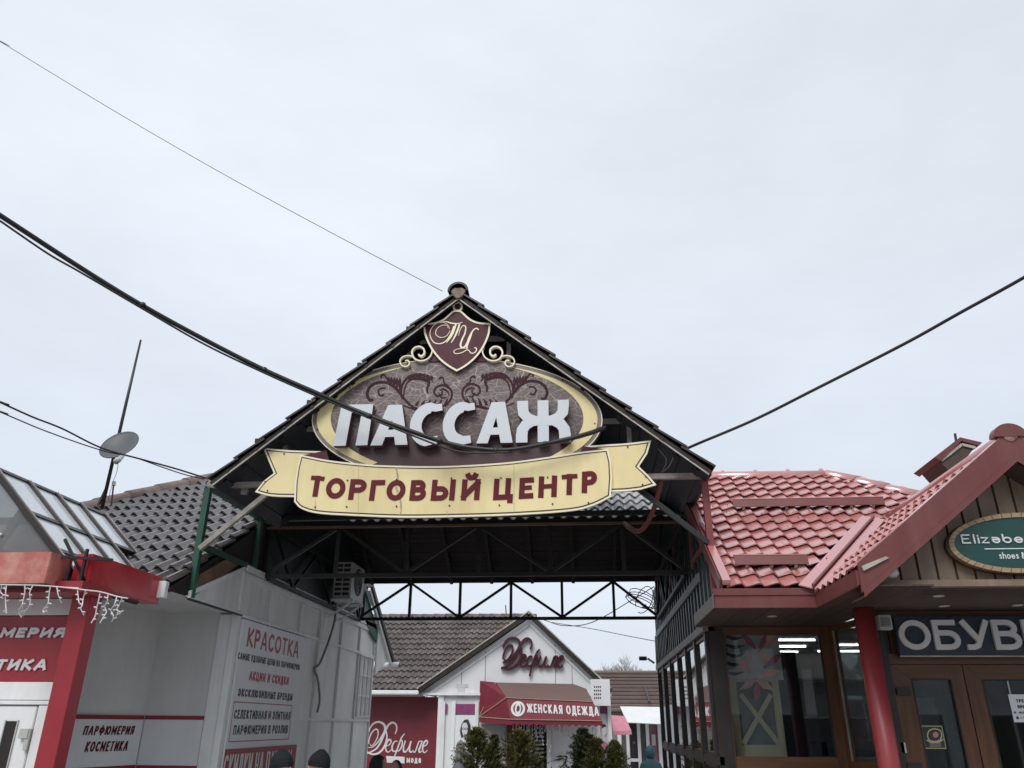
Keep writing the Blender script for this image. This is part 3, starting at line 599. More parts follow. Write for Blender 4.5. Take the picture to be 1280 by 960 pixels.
# air conditioner
ac = thing('air_conditioner', (-4.3, 13.5, 4.02), 'white outdoor air conditioner unit mounted high on the left passage wall', 'air conditioner')
ax0, ax1, ay0, ay1, az0, az1 = -4.33, -4.02, 13.25, 14.05, 4.04, 4.66
pbox('casing', ax0, ax1, ay0, ay1, az0, az1, M_plastic, ac, .012)
for i in range(2):
    for j in range(7):
        pbox('slot', ax0+.03+i*.135, ax0+.145+i*.135, ay0-.006, ay0+.001, az0+.05+j*.08, az0+.10+j*.08, M_plastic_dk, ac)
b = BM(); tube(b, [(ax1-.005, ay0+.42, 4.37), (ax1+.006, ay0+.42, 4.37)], .235, 24); obj('fan_guard', b, M_plastic_dk, ac)
for r_ in (.07, .13, .19):
    b = BM(); pts = [(ax1+.012, ay0+.42+r_*math.cos(a), 4.37+r_*math.sin(a)) for a in [2*math.pi*k/20 for k in range(21)]]; tube(b, pts, .006, 4); obj('fan_ring', b, M_plastic, ac)
for y in (ay0+.12, ay1-.12):
    pbox('bracket', -4.42, -3.98, y-.02, y+.02, az0-.05, az0-.005, M_white, ac)
    pbar('bracket_brace', (-4.40, y, az0-.3), (-4.05, y, az0-.05), .03, .03, M_white, ac)
pbox('mounting_rail', -4.42, -3.95, ay0-.03, ay0+.01, az0-.045, az0-.008, M_white, ac)
ho = tag(ptube('drain_hose', [(-4.30, 13.4, 4.0), (-4.28, 13.35, 3.7), (-4.30, 13.2, 3.35), (-4.33, 12.95, 2.98), (-4.40, 12.9, 2.9), (-4.36, 13.0, 2.75), (-4.34, 13.15, 2.45), (-4.34, 13.1, 2.25)], .018, M_cable_grey), 'grey drain hose dangling from the air conditioner down the white wall', 'hose')

# perfume board on the passage wall
BW = Board((-4.352, 9.84, 0), (0, 1, 0), (0, 0, 1), (1, 0, 0))
brd = thing('perfume_board', (-4.36, 11, 1.4), 'tall grey white advertising board headed КРАСОТКА on the left passage wall', 'sign')
pbox('board', -4.384, -4.352, 9.86, 12.33, 1.0, 3.30, M_sign_white, brd, .003)
def wtext(txt, bl, br, tlp, t, m, **kw):
    x0, y0 = BW.px(*bl); x1, y1 = BW.px(*br); _, y2 = BW.px(*tlp); yy = (y0+y1)/2
    return letters(BW, txt, x0, x1, yy, (y2-y0), t, .0005, .0025, m, brd, **kw)
wtext('КРАСОТКА', (308, 808), (372, 823), (311, 784), .04, M_red_print, gap=.22)
wtext('САМЫЕ УДОБНЫЕ ЦЕНЫ НА ПАРФЮМЕРИЮ', (297, 823), (374, 838.5), (298.5, 814.5), .016, M_black_print)
wtext('АКЦИИ И СКИДКИ', (311, 849.5), (360, 857), (312, 838), .026, M_red_print)
wtext('ЭКСКЛЮЗИВНЫЕ БРЕНДЫ', (297, 869.5), (365, 876.5), (298.5, 859.5), .024, M_black_print)
wtext('СЕЛЕКТИВНАЯ И ЭЛИТНАЯ', (292, 898), (362, 900), (294, 886.5), .022, M_black_print)
wtext('ПАРФЮМЕРИЯ В РОЗЛИВ', (291, 918), (359, 917), (293, 906), .022, M_black_print)
fa = [BW.px(290.5, 877), BW.px(367, 882), BW.px(362, 924), BW.px(284, 927)]
za, zb_ = (fa[0][1]+fa[1][1])/2, (fa[2][1]+fa[3][1])/2; ya_, yb_ = fa[3][0]+.04, fa[2][0]-.05
b = BM(); ribbon(b, BW, [(ya_, za), (yb_, za), (yb_, zb_), (ya_, zb_)], .012, .0005, .002, closed=True); obj('red_frame', b, M_red_print, brd)
disc = thing('discount_board', (-4.34, 11, 1.2), 'red discount board reading СКИДКИ below the tall perfume board', 'sign')
z1_ = BW.px(278, 937)[1]; pbox('board', -4.351, -4.335, 9.87, 12.30, .7, z1_, M_kiosk_red, disc)
BW2 = Board((-4.334, 9.84, 0), (0, 1, 0), (0, 0, 1), (1, 0, 0))
x0 = BW2.px(280, 955)[0]; x1 = x0+2.25
letters(BW2, 'СКИДКИ НА ПАРФЮМ', x0, x1, z1_-.37, .31, .030, 0, .003, M_white_print, disc)

# perfume lettering on the white band of the recess
p0 = Vector((-5.385, LY0-.02, 0))+nr*.0105
BR = Board(p0, -d_, (0, 0, 1), nr)
ban = thing('perfume_band_lettering', p0, 'small dark red ПАРФЮМЕРИЯ КОСМЕТИКА lettering on the white band of the recess', 'sign')
for txt, bl, br, tp in (('ПАРФЮМЕРИЯ', (103, 918.5), (166, 918.5), 907), ('КОСМЕТИКА', (105, 940), (158, 938.5), 927)):
    xa, ya = BR.px(*bl); xb, yb = BR.px(*br); yt = BR.px(bl[0], tp)[1]
    letters(BR, txt, xa, xb, (ya+yb)/2, yt-ya, .017, 0, .003, M_ltr_red, ban, shear=.15)

# ================================================================== LEFT RED KIOSK
K = .86
def kp(x, y, z): return Vector((x*K, y*K, 2.1+(z-2.1)*K))
kk = thing('red_kiosk', kp(-6.3, 8.2, 0), 'red perfume kiosk with glazed pitched roof at the left edge', 'kiosk')
def kbox(name, x0, x1, y0, y1, z0, z1, m, bev=0): a, c = kp(x0, y0, z0), kp(x1, y1, z1); return pbox(name, a.x, c.x, a.y, c.y, max(a.z, 0), c.z, m, kk, bev)
kbox('pillar', -5.45, -5.24, 8.0, 8.19, -.4, 3.33, M_kiosk_red, .004)
kbox('sign_panel', -7.4, -5.45, 8.18, 8.24, 2.47, 3.13, M_kiosk_red)
kbox('grey_lintel', -7.4, -5.45, 8.17, 8.26, 3.14, 3.31, M_grey_panel)
kbox('red_beam', -7.4, -5.2, 7.75, 8.3, 3.315, 3.43, M_kiosk_red)
kbox('door_head', -7.4, -5.53, 8.16, 8.3, 2.29, 2.465, M_white, .004)
kbox('door_head', -7.4, -5.53, 8.13, 8.28, 2.245, 2.285, M_white, .004)
kbox('door_jamb', -5.64, -5.53, 8.14, 8.26, -.4, 2.24, M_white, .004)
kbox('wall', -7.6, -5.50, 8.28, 8.34, -.4, 3.3, M_white)
dr = kbox('door', -6.35, -5.66, 8.15, 8.22, -.4, 2.235, M_white, .006)
for a, c, nm, m in (((-5.955, 8.137, -.2), (-5.835, 8.148, 2.09), 'door_pane', M_dkbrown), ((-5.76, 8.10, 1.93), (-5.66, 8.149, 2.02), 'hinge', M_plastic), ((-5.69, 8.11, 1.82), (-5.645, 8.149, 2.02), 'hinge', M_plastic)):
    p, q = kp(*a), kp(*c); pbox(nm, p.x, q.x, p.y, q.y, max(p.z, .1), q.z, m, dr, .003)
for sg in (-1, 1):
    p, q = kp(-5.895+sg*.068-.006, 8.135, -.2), kp(-5.895+sg*.068+.006, 8.149, 2.1); pbox('bead', p.x, q.x, p.y, q.y, .1, q.z, M_plastic, dr)
KB = Board(kp(-6.4, 8.175, 0), (1, 0, 0), (0, 0, 1), (0, -1, 0)); KB.o.z = 0
for txt, vis, rr_, bt, tp in (('ПАРФЮМЕРИЯ', 'МЕРИЯ', 80, 797, 784.5), ('КОСМЕТИКА', 'ТИКА', 57, 838, 824)):
    xr, yb = KB.px(rr_, bt); _, yt = KB.px(rr_, tp); h = yt-yb
    lay, tot = layout(txt, .22); _, tv = layout(vis, .22); wv = xr-KB.px(0 if vis == 'МЕРИЯ' else -7, bt)[0]; k = wv/tv
    letters(KB, txt, xr-tot*k, xr, yb, h, .026, 0, .012, M_silver_letter, kk, shear=.22, gap=.22, split=True)
# fascia boxes
kbox('faded_fascia', -8.0, -5.50, 7.58, 7.95, 3.375, 3.70, M_faded_red, .006)
kbox('fascia_soffit', -8.0, -5.5, 7.6, 8.1, 3.352, 3.373, M_wood_dark)
b = BM(); q = [kp(-5.25, 7.9, 3.40), kp(-5.25, 9.38, 3.415), kp(-5.25, 9.38, 3.74), kp(-5.25, 7.9, 3.74)]; prism(b, q, (-.17, 0, .0)); bmesh.ops.bevel(b, geom=b.edges[:], offset=.006, segments=2, affect='EDGES'); obj('glossy_fascia', b, M_bright_red, kk)
# exposed steel between the boxes
for a, c in (((-5.5, 7.75, 3.68), (-5.05, 7.95, 3.68)), ((-5.5, 7.85, 3.45), (-5.25, 7.95, 3.45)), ((-5.3, 7.85, 3.4), (-5.3, 7.85, 3.78)), ((-5.62, 7.9, 3.9), (-5.28, 7.9, 3.45)), ((-5.42, 7.8, 3.42), (-5.42, 7.8, 3.6))):
    pbar('steel_stub', kp(*a), kp(*c), .022, .025, M_dark_steel, kk)
b = BM(); q = [kp(-5.5, 7.8, 3.38), kp(-5.28, 7.8, 3.36), kp(-5.2, 7.7, 3.345), kp(-5.45, 7.65, 3.35)]; prism(b, q, (0, 0, .008)); obj('torn_sheet', b, M_white, kk)
b = BM(); q = [kp(-5.5, 8.1, 3.40), kp(-5.27, 8.1, 3.40), kp(-5.27, 8.1, 3.74), kp(-5.5, 8.1, 3.70)]; prism(b, q, (0, .02, 0)); obj('gutter_backing', b, mat('grimy_sheet', (.09, .085, .075), .7, .4, 9, .3), kk)
# glazed pitched roof (slope faces right)
XRd, ZRd = -6.81, 4.76; XBt, ZBt = -5.40, 3.42
def gs(t, y, lift=0):   # t 0 ridge .. 1 eave
    return kp(XRd+(XBt-XRd)*t, y, ZRd+(ZBt-ZRd)*t)+Vector((.7, 0, .7))*lift
ys = [8.02, 8.62, 9.16, 9.68, 10.25]; ts = [0, .40, .72, 1.0]
for i in range(4):
    for j in range(3):
        if i == 3 and j > 0 or (i == 2 and j > 1): continue
        b = BM(); prism(b, [gs(ts[j]+.01, ys[i]+.03), gs(ts[j+1]-.01, ys[i]+.03), gs(ts[j+1]-.01, ys[i+1]-.03), gs(ts[j]+.01, ys[i+1]-.03)], (.012, 0, .012)); obj('roof_pane', b, M_skypane, kk)
tend = [1, 1, 1, .74, .42]
for i, y in enumerate(ys):
    pbar('glazing_bar', gs(0, y, .015), gs(tend[i], y, .015), .05, .055, M_dkbrown, kk, up=(.7, 0, .7))
    pbar('bar_cap', gs(0, y, .055), gs(tend[i], y, .050), .008, .006, M_pale_steel, kk, up=(.7, 0, .7))
for j, t in enumerate(ts):
    ye = [10.28, 10.25, 9.68, 9.16][j]
    pbar('cross_bar', gs(t, ys[0], .005), gs(t, ye, .005), .05, .06, M_dkbrown, kk, up=(.7, 0, .7))
M_pg = mat('translucent_grey_pane', (.19, .20, .205), .25, .12, 1.5, dirt=(.28, .28, .27), dirt_amt=.5, dirt_scale=1.5); M_pg.node_tree.nodes['Principled BSDF'].inputs['Alpha'].default_value = .62  # brightness put into a translucent grey sheet, since the loft behind stays unlit
b = BM(); prism(b, [kp(XRd, 8.04, ZRd-.05), kp(XBt-.04, 8.04, ZBt), kp(-8.2, 8.04, ZBt), kp(-8.2, 8.04, 3.5)], (0, .01, 0)); obj('gable_pane', b, M_pg, kk)
for a, c in (((-6.9, 8.25, 3.4), (-6.45, 8.25, 4.35)), ((-7.3, 8.25, 4.2), (-6.3, 8.25, 4.2)), ((-7.3, 8.25, 3.75), (-5.75, 8.25, 3.75)), ((-6.6, 8.25, 3.85), (-6.15, 8.25, 3.45)), ((-6.1, 8.25, 3.42), (-6.1, 8.25, 3.75))):
    pbar('inner_frame', kp(*a), kp(*c), .06, .06, mat('grey_frame', (.14, .145, .15), .5, .1), kk, up=(0, 1, 0))
b = BM(); prism(b, [kp(-8.2, 8.6, 3.4), kp(-5.7, 8.6, 3.4), kp(-6.5, 8.6, 4.3), kp(-8.2, 8.6, 4.3)], (0, .02, 0)); obj('loft_panel', b, mat('loft_grey', (.5, .51, .52), .7, .15, 2), kk)
for u, v in ((30, 639), (1, 668)):
    p = A(u, v, Y=8.02*K); b = BM(); bmesh.ops.create_uvsphere(b, u_segments=10, v_segments=6, radius=.014, matrix=Matrix.Translation(p)); obj('pane_bolt', b, M_white, kk)
pl_ = kp(-5.2, 8.35, 3.0); pbox('alarm_box', A(119, 762, Y=7.3).x, A(127, 762, Y=7.3).x, 7.28, 7.34, A(119, 770, Y=7.3).z, A(119, 750, Y=7.3).z, M_plastic, kk, .004)

# icicle lights
il = thing('icicle_lights', (-5, 6.5, 3.2), 'white icicle fairy lights hanging below the red fascia of the kiosk', 'fairy lights')
YI = 6.47
run = [(-12, 731), (0, 731), (40, 731.5), (66, 733), (95, 736), (110, 738), (126, 740), (148, 746), (160, 748)]
ptube('main_wire', [A(u, v, Y=YI) for u, v in run], .006, M_lights, il, 5, 4)
drops = [[(2, 731), (1, 740), (4, 744), (-1, 748)], [(8, 732), (7, 742), (7, 752), (8, 767)], [(31, 732), (31, 741), (29, 750), (27, 757), (23, 764), (27, 772)], [(41, 732), (37, 741), (38, 750), (36, 758), (28, 768), (25, 770)], [(63, 733), (61, 745), (60, 754), (54, 763), (55, 766)], [(71, 733), (73, 744), (77, 754)], [(97, 738), (98, 748), (99, 754)], [(107, 738), (104, 748), (103, 756), (101, 761), (105, 769)], [(125, 742), (123, 752), (121, 760), (119, 770), (114, 779)], [(135, 743), (134, 752), (131, 758), (133, 765), (129, 772), (125, 779)], [(146, 746), (143, 756), (139, 763), (142, 770), (140, 777)], [(153, 747), (149, 756), (146, 762), (151, 766), (145, 769)]]
for dp in drops:
    P = spline([A(u, v, Y=YI+random.uniform(-.05, .03)) for u, v in dp], 4)
    b = BM(); tube(b, P, .0052, 5)
    for k in range(2, len(P)-1, 3):
        o = Vector((random.choice((-1, 1))*random.uniform(.02, .035), 0, random.uniform(-.01, .015))); tube(b, [P[k], P[k]+o], .0065, 4)
    obj('light_strand', b, M_lights, il)

# antennas behind the left roof
ma = thing('dish_mast', A(130, 628, Y=10.8), 'tall leaning steel mast carrying a grey satellite dish above the hip roof', 'antenna')
m0, m1_ = A(128, 632, Y=10.8), A(176, 425, Y=10.8)
b = BM(); tube(b, [m0-Vector((0, 0, .3)), m0.lerp(m1_, .6), m1_], [.028, .024, .016], 8); obj('mast', b, M_dkbrown, ma, smooth=True)
pbar('stay', m0-Vector((.12, 0, .2)), m0.lerp(m1_, .1), .03, .03, M_dkbrown, ma)
dc = A(149, 556, Y=10.6); nrm = Vector((.50, -.75, .43)).normalized(); ux_ = Vector((1, 0, 0)); uy_ = nrm.cross(ux_).normalized()
b = BM(); prev = None; rings = []
for k in range(6):
    r_ = .285*k/5; dd = .07*(k/5)**2
    rings.append([b.verts.new(dc+ux_*r_*math.cos(a)+uy_*r_*1.08*math.sin(a)+nrm*(dd-.07)) for a in [2*math.pi*i/28 for i in range(28)]] if k else [b.verts.new(dc-nrm*.07)])
for i in range(28): b.faces.new((rings[0][0], rings[1][i], rings[1][(i+1) % 28]))
for a_, c_ in zip(rings[1:], rings[2:]):
    for i in range(28): b.faces.new((a_[i], c_[i], c_[(i+1) % 28], a_[(i+1) % 28]))
do = obj('dish', b, M_dish, ma, smooth=True)
mod = do.modifiers.new('thick', 'SOLIDIFY'); mod.thickness = .012
hp = A(148, 575, Y=10.2)
pbar('feed_arm', dc-uy_*.0+Vector((0, .0, -.26)), hp, .02, .02, M_dish, ma)
b = BM(); tube(b, [hp+Vector((.0, -.05, -.04)), hp, hp+Vector((0, .08, .09))], [.045, .04, .028], 10); obj('receiver_head', b, M_plastic, ma, smooth=True)
ptube('mast_wire', [hp, A(146, 590, Y=10.5), A(141, 603, Y=10.7), A(135, 625, Y=10.8)], .004, M_cable_grey, ma, 4, 4)
wa = thing('whip_antenna', A(139, 630, Y=10.6), 'short thin whip antenna with a pale tip beside the satellite dish mast', 'antenna')
b = BM(); tube(b, [A(139, 632, Y=10.8), A(142, 606, Y=10.8)], .012, 6); obj('rod', b, M_dkbrown, wa)
b = BM(); tube(b, [A(142, 607, Y=10.8), A(142.5, 602, Y=10.8)], .028, 8); obj('tip', b, M_plastic, wa)

# ================================================================== MAIN SIGN
SY = 8.30
sg = thing('main_sign', (-1.5, SY, 4.3), 'big oval ПАССАЖ ТОРГОВЫЙ ЦЕНТР sign with yellow ribbon and maroon crest', 'sign')
SB = Board((0, SY, 0), (1, 0, 0), (0, 0, 1), (0, -1, 0))
def sp_(u, v): return SB.px(u, v)
pxm = (sp_(700, 540)[0]-sp_(500, 540)[0])/200.0
C0 = (571.5, 525.5)
def ell(a, bb, n=72, c=C0, a0=0, a1=360): return [(c[0]+a*math.cos(R(a0+(a1-a0)*k/n)), c[1]-bb*math.sin(R(a0+(a1-a0)*k/n))) for k in range(n+1 if a1-a0 != 360 else n)]
# oval panel material: crackle print fading towards the foot
m = bpy.data.materials.new('crackle_print'); m.use_nodes = True; t = m.node_tree; Lk = t.links.new; bs = t.nodes['Principled BSDF']; bs.inputs['Roughness'].default_value = .5
g = N('ShaderNodeNewGeometry', t); nz2 = N('ShaderNodeTexNoise', t); nz2.inputs['Scale'].default_value = 5; Lk(g.outputs['Position'], nz2.inputs['Vector'])
ad = N('ShaderNodeVectorMath', t, operation='MULTIPLY_ADD'); Lk(nz2.outputs['Color'], ad.inputs[0]); ad.inputs[1].default_value = (.06, 0, .06); Lk(g.outputs['Position'], ad.inputs[2])
mp3 = N('ShaderNodeMapping', t); mp3.inputs['Scale'].default_value = (1, .02, 1.7); Lk(ad.outputs[0], mp3.inputs[0])
vo = N('ShaderNodeTexVoronoi', t, feature='DISTANCE_TO_EDGE'); vo.inputs['Scale'].default_value = 15; Lk(mp3.outputs[0], vo.inputs['Vector'])
vo2 = N('ShaderNodeTexVoronoi', t, feature='DISTANCE_TO_EDGE'); vo2.inputs['Scale'].default_value = 6.5; Lk(mp3.outputs[0], vo2.inputs['Vector'])
def lt(src, th):
    q = N('ShaderNodeMapRange', t); q.inputs[1].default_value = th; q.inputs[2].default_value = th*2; q.inputs[3].default_value = 1; q.inputs[4].default_value = 0; Lk(src, q.inputs[0]); return q.outputs[0]
mxm = N('ShaderNodeMath', t, operation='MAXIMUM'); h1 = N('ShaderNodeMath', t, operation='MULTIPLY'); h1.inputs[1].default_value = .55; Lk(lt(vo.outputs['Distance'], .022), h1.inputs[0]); Lk(h1.outputs[0], mxm.inputs[0])
h2 = N('ShaderNodeMath', t, operation='MULTIPLY'); h2.inputs[1].default_value = .9; Lk(lt(vo2.outputs['Distance'], .014), h2.inputs[0]); Lk(h2.outputs[0], mxm.inputs[1])
sz = N('ShaderNodeSeparateXYZ', t); Lk(g.outputs['Position'], sz.inputs[0])
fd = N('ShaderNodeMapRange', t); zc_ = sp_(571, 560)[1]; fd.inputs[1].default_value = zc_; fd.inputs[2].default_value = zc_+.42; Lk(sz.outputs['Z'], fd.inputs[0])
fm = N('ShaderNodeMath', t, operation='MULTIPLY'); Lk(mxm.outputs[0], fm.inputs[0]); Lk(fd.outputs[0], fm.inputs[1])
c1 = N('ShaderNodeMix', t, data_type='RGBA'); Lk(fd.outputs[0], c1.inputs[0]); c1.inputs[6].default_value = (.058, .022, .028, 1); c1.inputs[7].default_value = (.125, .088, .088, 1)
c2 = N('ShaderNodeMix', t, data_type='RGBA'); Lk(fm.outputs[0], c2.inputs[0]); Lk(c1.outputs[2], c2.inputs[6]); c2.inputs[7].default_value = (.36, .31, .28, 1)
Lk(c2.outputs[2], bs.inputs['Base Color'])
b = BM(); plate(b, SB, [sp_(*p) for p in ell(182, 78)], -.09, 0); obj('oval_rim', b, M_rim, sg)
b = BM(); ribbon(b, SB, [sp_(*p) for p in ell(181, 77)], .010, .0005, .006, closed=True); obj('oval_edge_line', b, M_cream, sg)
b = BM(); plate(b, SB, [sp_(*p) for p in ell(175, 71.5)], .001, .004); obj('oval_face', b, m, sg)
for sgn in (-1, 1):
    o = []; i_ = []
    for k in range(25):
        a = R(112+k*(232-112)/24)
        tt = math.sin(math.pi*min(1, k/24*.74))**.8
        ox, oy = 175.5*math.cos(a), 72*math.sin(a)
        wdt = 17.5*tt+.6
        i_x, i_y = (175.5-wdt)*math.cos(a), (72-wdt*.35)*math.sin(a)
        o.append((C0[0]+(-ox if sgn > 0 else ox), C0[1]-oy)); i_.append((C0[0]+(-i_x if sgn > 0 else i_x), C0[1]-i_y))
    b = BM()
    for k in range(24): plate(b, SB, [sp_(*o[k]), sp_(*o[k+1]), sp_(*i_[k+1]), sp_(*i_[k])], .0045, .008)
    bmesh.ops.remove_doubles(b, verts=b.verts, dist=.0005); obj('yellow_crescent', b, M_yellow, sg)
# ornaments
def z1(x, y): return sp_(x/5.3333+380, y/5.3333+340)
def z1m(x, y): return sp_(1143-(x/5.3333+380), y/5.3333+340-1.5)
orn = [([(965, 882), (900, 905), (820, 920), (740, 908), (690, 870), (645, 815), (600, 765), (545, 738), (480, 742), (435, 775), (422, 820), (440, 855), (462, 850)], (6, 15, 14)),
 ([(655, 850), (648, 800), (660, 745), (700, 700), (750, 685), (800, 690), (845, 715), (862, 738)], (7, 15, 4)),
 ([(700, 880), (668, 840), (672, 780), (700, 728), (760, 705), (810, 715)], (4, 8, 12)),
 ([(640, 880), (700, 905), (780, 925), (860, 905), (930, 892), (978, 850), (985, 800), (960, 768), (920, 755), (880, 772), (868, 805), (890, 828), (918, 818), (922, 795)], (6, 11, 8)),
 ([(962, 760), (935, 740), (930, 712), (912, 704), (903, 715)], (7, 7, 11)),
 ([(830, 712), (832, 750), (822, 775), (824, 808)], (16, 12, 9)),
 ([(690, 740), (720, 715), (770, 712), (835, 728)], (5, 14, 18)),
 ([(545, 775), (510, 778), (496, 800), (510, 825), (535, 820)], (9, 8, 10)),
 ([(640, 790), (600, 770), (560, 720), (535, 688), (515, 692), (518, 708)], (9, 9, 10)),
 ([(905, 790), (930, 782), (960, 800), (965, 825)], (6, 10, 3)), ([(900, 812), (920, 840), (950, 835)], (8, 8, 3))]
for i in range(5): orn.append(([(560+i*20, 748+i*9), (566+i*18, 722+i*4), (562+i*20, 700+i*2)], (7, 17, 5)))
for i in range(7): x = 700+i*24; orn.append(([(x, 705-abs(3-i)*-5), (x+7, 690+abs(3-i)*5), (x+2, 673+abs(3-i)*6)], (9, 18, 5)))
for i in range(6): x = 750+i*38; orn.append(([(x, 900-abs(3-i)*2), (x+4, 880), (x+18, 860-i*3)], (15, 14, 4)))
b = BM(); k = 0
for f_ in (z1, z1m):
    for pts, w in orn:
        k += 1; stroke(b, SB, pts, w, .0042, .0056+.0004*(k % 6), f_, sc=pxm/5.333*1.4)
obj('acanthus_ornament', b, M_orn, sg)
# ПАССАЖ: separate light-box letters
T = .26*.45
def leg(*pts): return [sp_(*p) for p in pts]
hh_ = sp_(420, 512)[1]-sp_(420, 562)[1]; tt_ = 14.5*pxm
xa = sp_(420.5, 562)[0]; xb = sp_(712, 556)[0]; y0_ = sp_(565, 560)[1]
def slope(x): return (x-(xa+xb)/2)*.0
MM = [M_light_letter, M_letter_side]
spans = [('П', 420, 465.5, 561.5, 511), ('А', 466, 512, 561, 511.5), ('С', 514, 552, 560, 510.5), ('С', 555, 593, 559.5, 509.5), ('А', 597, 642, 558.5, 508), ('Ж', 648, 712, 557.5, 506)]
zz0 = y0_; 
for ch, u0, u1, vb, vt in spans:
    xs0, yb0 = sp_(u0, vb); xs1, _ = sp_(u1, vb); h_ = sp_(u0, vt)[1]-yb0; w_ = xs1-xs0; sh = .14 if ch in 'ПА' else .1
    b = BM(); D0, D1 = .03, .115; t_ = .125
    def rb(pts, w=t_, k=0, ext=0, closed=False): ribbon(b, SB, [(xs0+(x*w_), yb0+y*h_) for x, y in pts], w, D0, D1+k*.0006, ext=ext, mi=0, smi=1, closed=closed)
    if ch == 'П':
        pp = [(0, 0), (.34, 0), (.42, .80), (.70, .80), (.61, 0), (.93, 0), (1, 1), (.12, 1)]
        plate(b, SB, [(xs0+x*w_, yb0+y*h_) for x, y in pp], D0, D1, 0, 1)
    elif ch == 'А':
        for kk_, pp in enumerate(([(0, 0), (.315, 0), (.60, .80), (.60, 1), (.40, 1)], [(.67, 0), (1, 0), (.78, 1), (.52, 1), (.52, .70)], [(.27, .20), (.75, .20), (.72, .375), (.36, .375)])):
            plate(b, SB, [(xs0+x*w_, yb0+y*h_) for x, y in pp], D0, D1+kk_*.0008, 0, 1)
    elif ch == 'С':
        pts = [(.98, .92), (.78, .90), (.62, .93)]+[(.66+.48*math.cos(R(a)), .5+.415*math.sin(R(a))) for a in range(105, 262, 12)]+[(.72, .085), (.96, .11)]
        ribbon(b, SB, [(xs0+x*w_+.14*(y-.5)*h_*.5, yb0+y*h_) for x, y in pts], [.085, .09, .10]+[.135]*(len(pts)-5)+[.10, .09], D0, D1, mi=0, smi=1)
    else:
        rb([(.5, 0), (.5, 1)], .125)
        for sx_ in (-1, 1):
            f = lambda x: .5+sx_*x
            rb([(f(.40), 1), (f(.40), .86), (f(.385), .70), (f(.30), .58), (f(.17), .53), (f(.03), .52)], [.125, .125, .12, .115, .1, .09], 1)
            rb([(f(.42), 0), (f(.42), .16), (f(.405), .30), (f(.34), .42), (f(.2), .485), (f(.03), .49)], [.13, .13, .125, .12, .1, .09], 2)
    obj('letter', b, MM, sg)
# ribbon board
def bezl(pts, n=8): return [(p.x, p.y) for p in spline([Vector((*p, 0)) for p in pts], n)]
top = bezl([(378, 570.5), (411, 577), (450, 581.5), (490, 584), (560, 584.5), (634, 580), (691, 572.5), (727, 567), (760, 563.4)])
bot = bezl([(763.4, 623), (741.6, 633.6), (713, 640.5), (643, 645.5), (560, 648), (503, 648.5), (450, 646.5), (401, 643.5), (379, 637.5), (370, 629)])
def closed_shape(seq): return [sp_(*p) for p in seq]
full = top+[(764, 580), (765, 600)]+bot+[(371, 605), (374, 585)]
def inset(pts, d):
    n = len(pts); out = []; P = [Vector(p) for p in pts]
    ar = sum(P[i].x*P[(i+1) % n].y-P[(i+1) % n].x*P[i].y for i in range(n)); sgn = 1 if ar > 0 else -1
    for i in range(n):
        d1 = (P[i]-P[i-1]).normalized(); d2 = (P[(i+1) % n]-P[i]).normalized(); nn = (Vector((-d1.y, d1.x))+Vector((-d2.y, d2.x)))
        nn.normalize(); k = min(2.2, 1/max(.35, nn.dot(Vector((-d1.y, d1.x))))); out.append(P[i]+nn*d*k*sgn)
    return [(p.x, p.y) for p in out]
def ribbon_board(name, seq, d):
    q = closed_shape(seq)
    b = BM(); plate(b, SB, q, d-.03, d); pb = obj(name, b, M_cream, sg)
    b = BM(); plate(b, SB, inset(q, 2.2*pxm), d+.0005, d+.002); obj('border_line', b, M_maroon_line, pb)
    b = BM(); plate(b, SB, inset(q, 3.7*pxm), d+.0025, d+.004); obj('yellow_face', b, M_yellow, pb); return pb
ribbon_board('ribbon_tail', bezl([(330, 561), (366, 564), (401, 565)], 3)+[(409, 566), (390, 622)]+bezl([(372, 622), (340.3, 621), (320, 615.8)], 3)+[(331, 602), (343.4, 592.4), (336, 575)], .03)
ribbon_board('ribbon_tail', [(728, 559)]+bezl([(757, 556.8), (785, 555), (813.8, 551.4)], 3)+[(809, 568), (798.5, 584), (810, 595), (820.3, 607)]+bezl([(800.6, 612.7), (780, 615), (750, 616)], 3), .03)
for q in ([(378, 571), (409.4, 564.5), (413, 577.5)], [(728, 559), (724.5, 570.5), (759, 563.6)]):
    b = BM(); plate(b, SB, [sp_(*p) for p in q], .033, .045); obj('ribbon_fold', b, M_maroon, sg)
ribbon_board('ribbon_front', full, .062)
# ТОРГОВЫЙ ЦЕНТР follows the ribbon
def tl_(ch, u0, u1, vt, vb, tilt):
    x0_, yb0 = sp_(u0, vb); x1_ = sp_(u1, vb)[0]; yt0 = sp_(u0, vt)[1]
    mid = (x0_+x1_)/2
    letters(SB, ch, x0_, x1_, yb0, yt0-yb0, 6.4*pxm, .0665, .072, M_ltr_red, sg, name='letter', fx=lambda x: (x-mid)*tilt, shear=.05)
for ch, u0, u1, vt, vb, tilt in (('Т', 387, 405, 597, 623, -.12), ('О', 408, 432, 600, 625.5, -.06), ('Р', 437, 458, 601.5, 627, -.03), ('Г', 463, 480.5, 602.5, 628, 0),
        ('О', 483.5, 507, 602.5, 628, 0), ('В', 513, 533, 602.5, 628, 0), ('Ы', 539.5, 569, 602, 628, 0), ('Й', 577, 600, 601.5, 627.5, .01), ('Ц', 617, 641, 600.5, 627, .03),
        ('Е', 649, 667, 599.5, 625.5, .04), ('Н', 673, 696, 597.5, 624, .05), ('Т', 701, 722, 595, 621, .06), ('Р', 727, 746, 591.5, 618, .09)): tl_(ch, u0, u1, vt, vb, tilt)
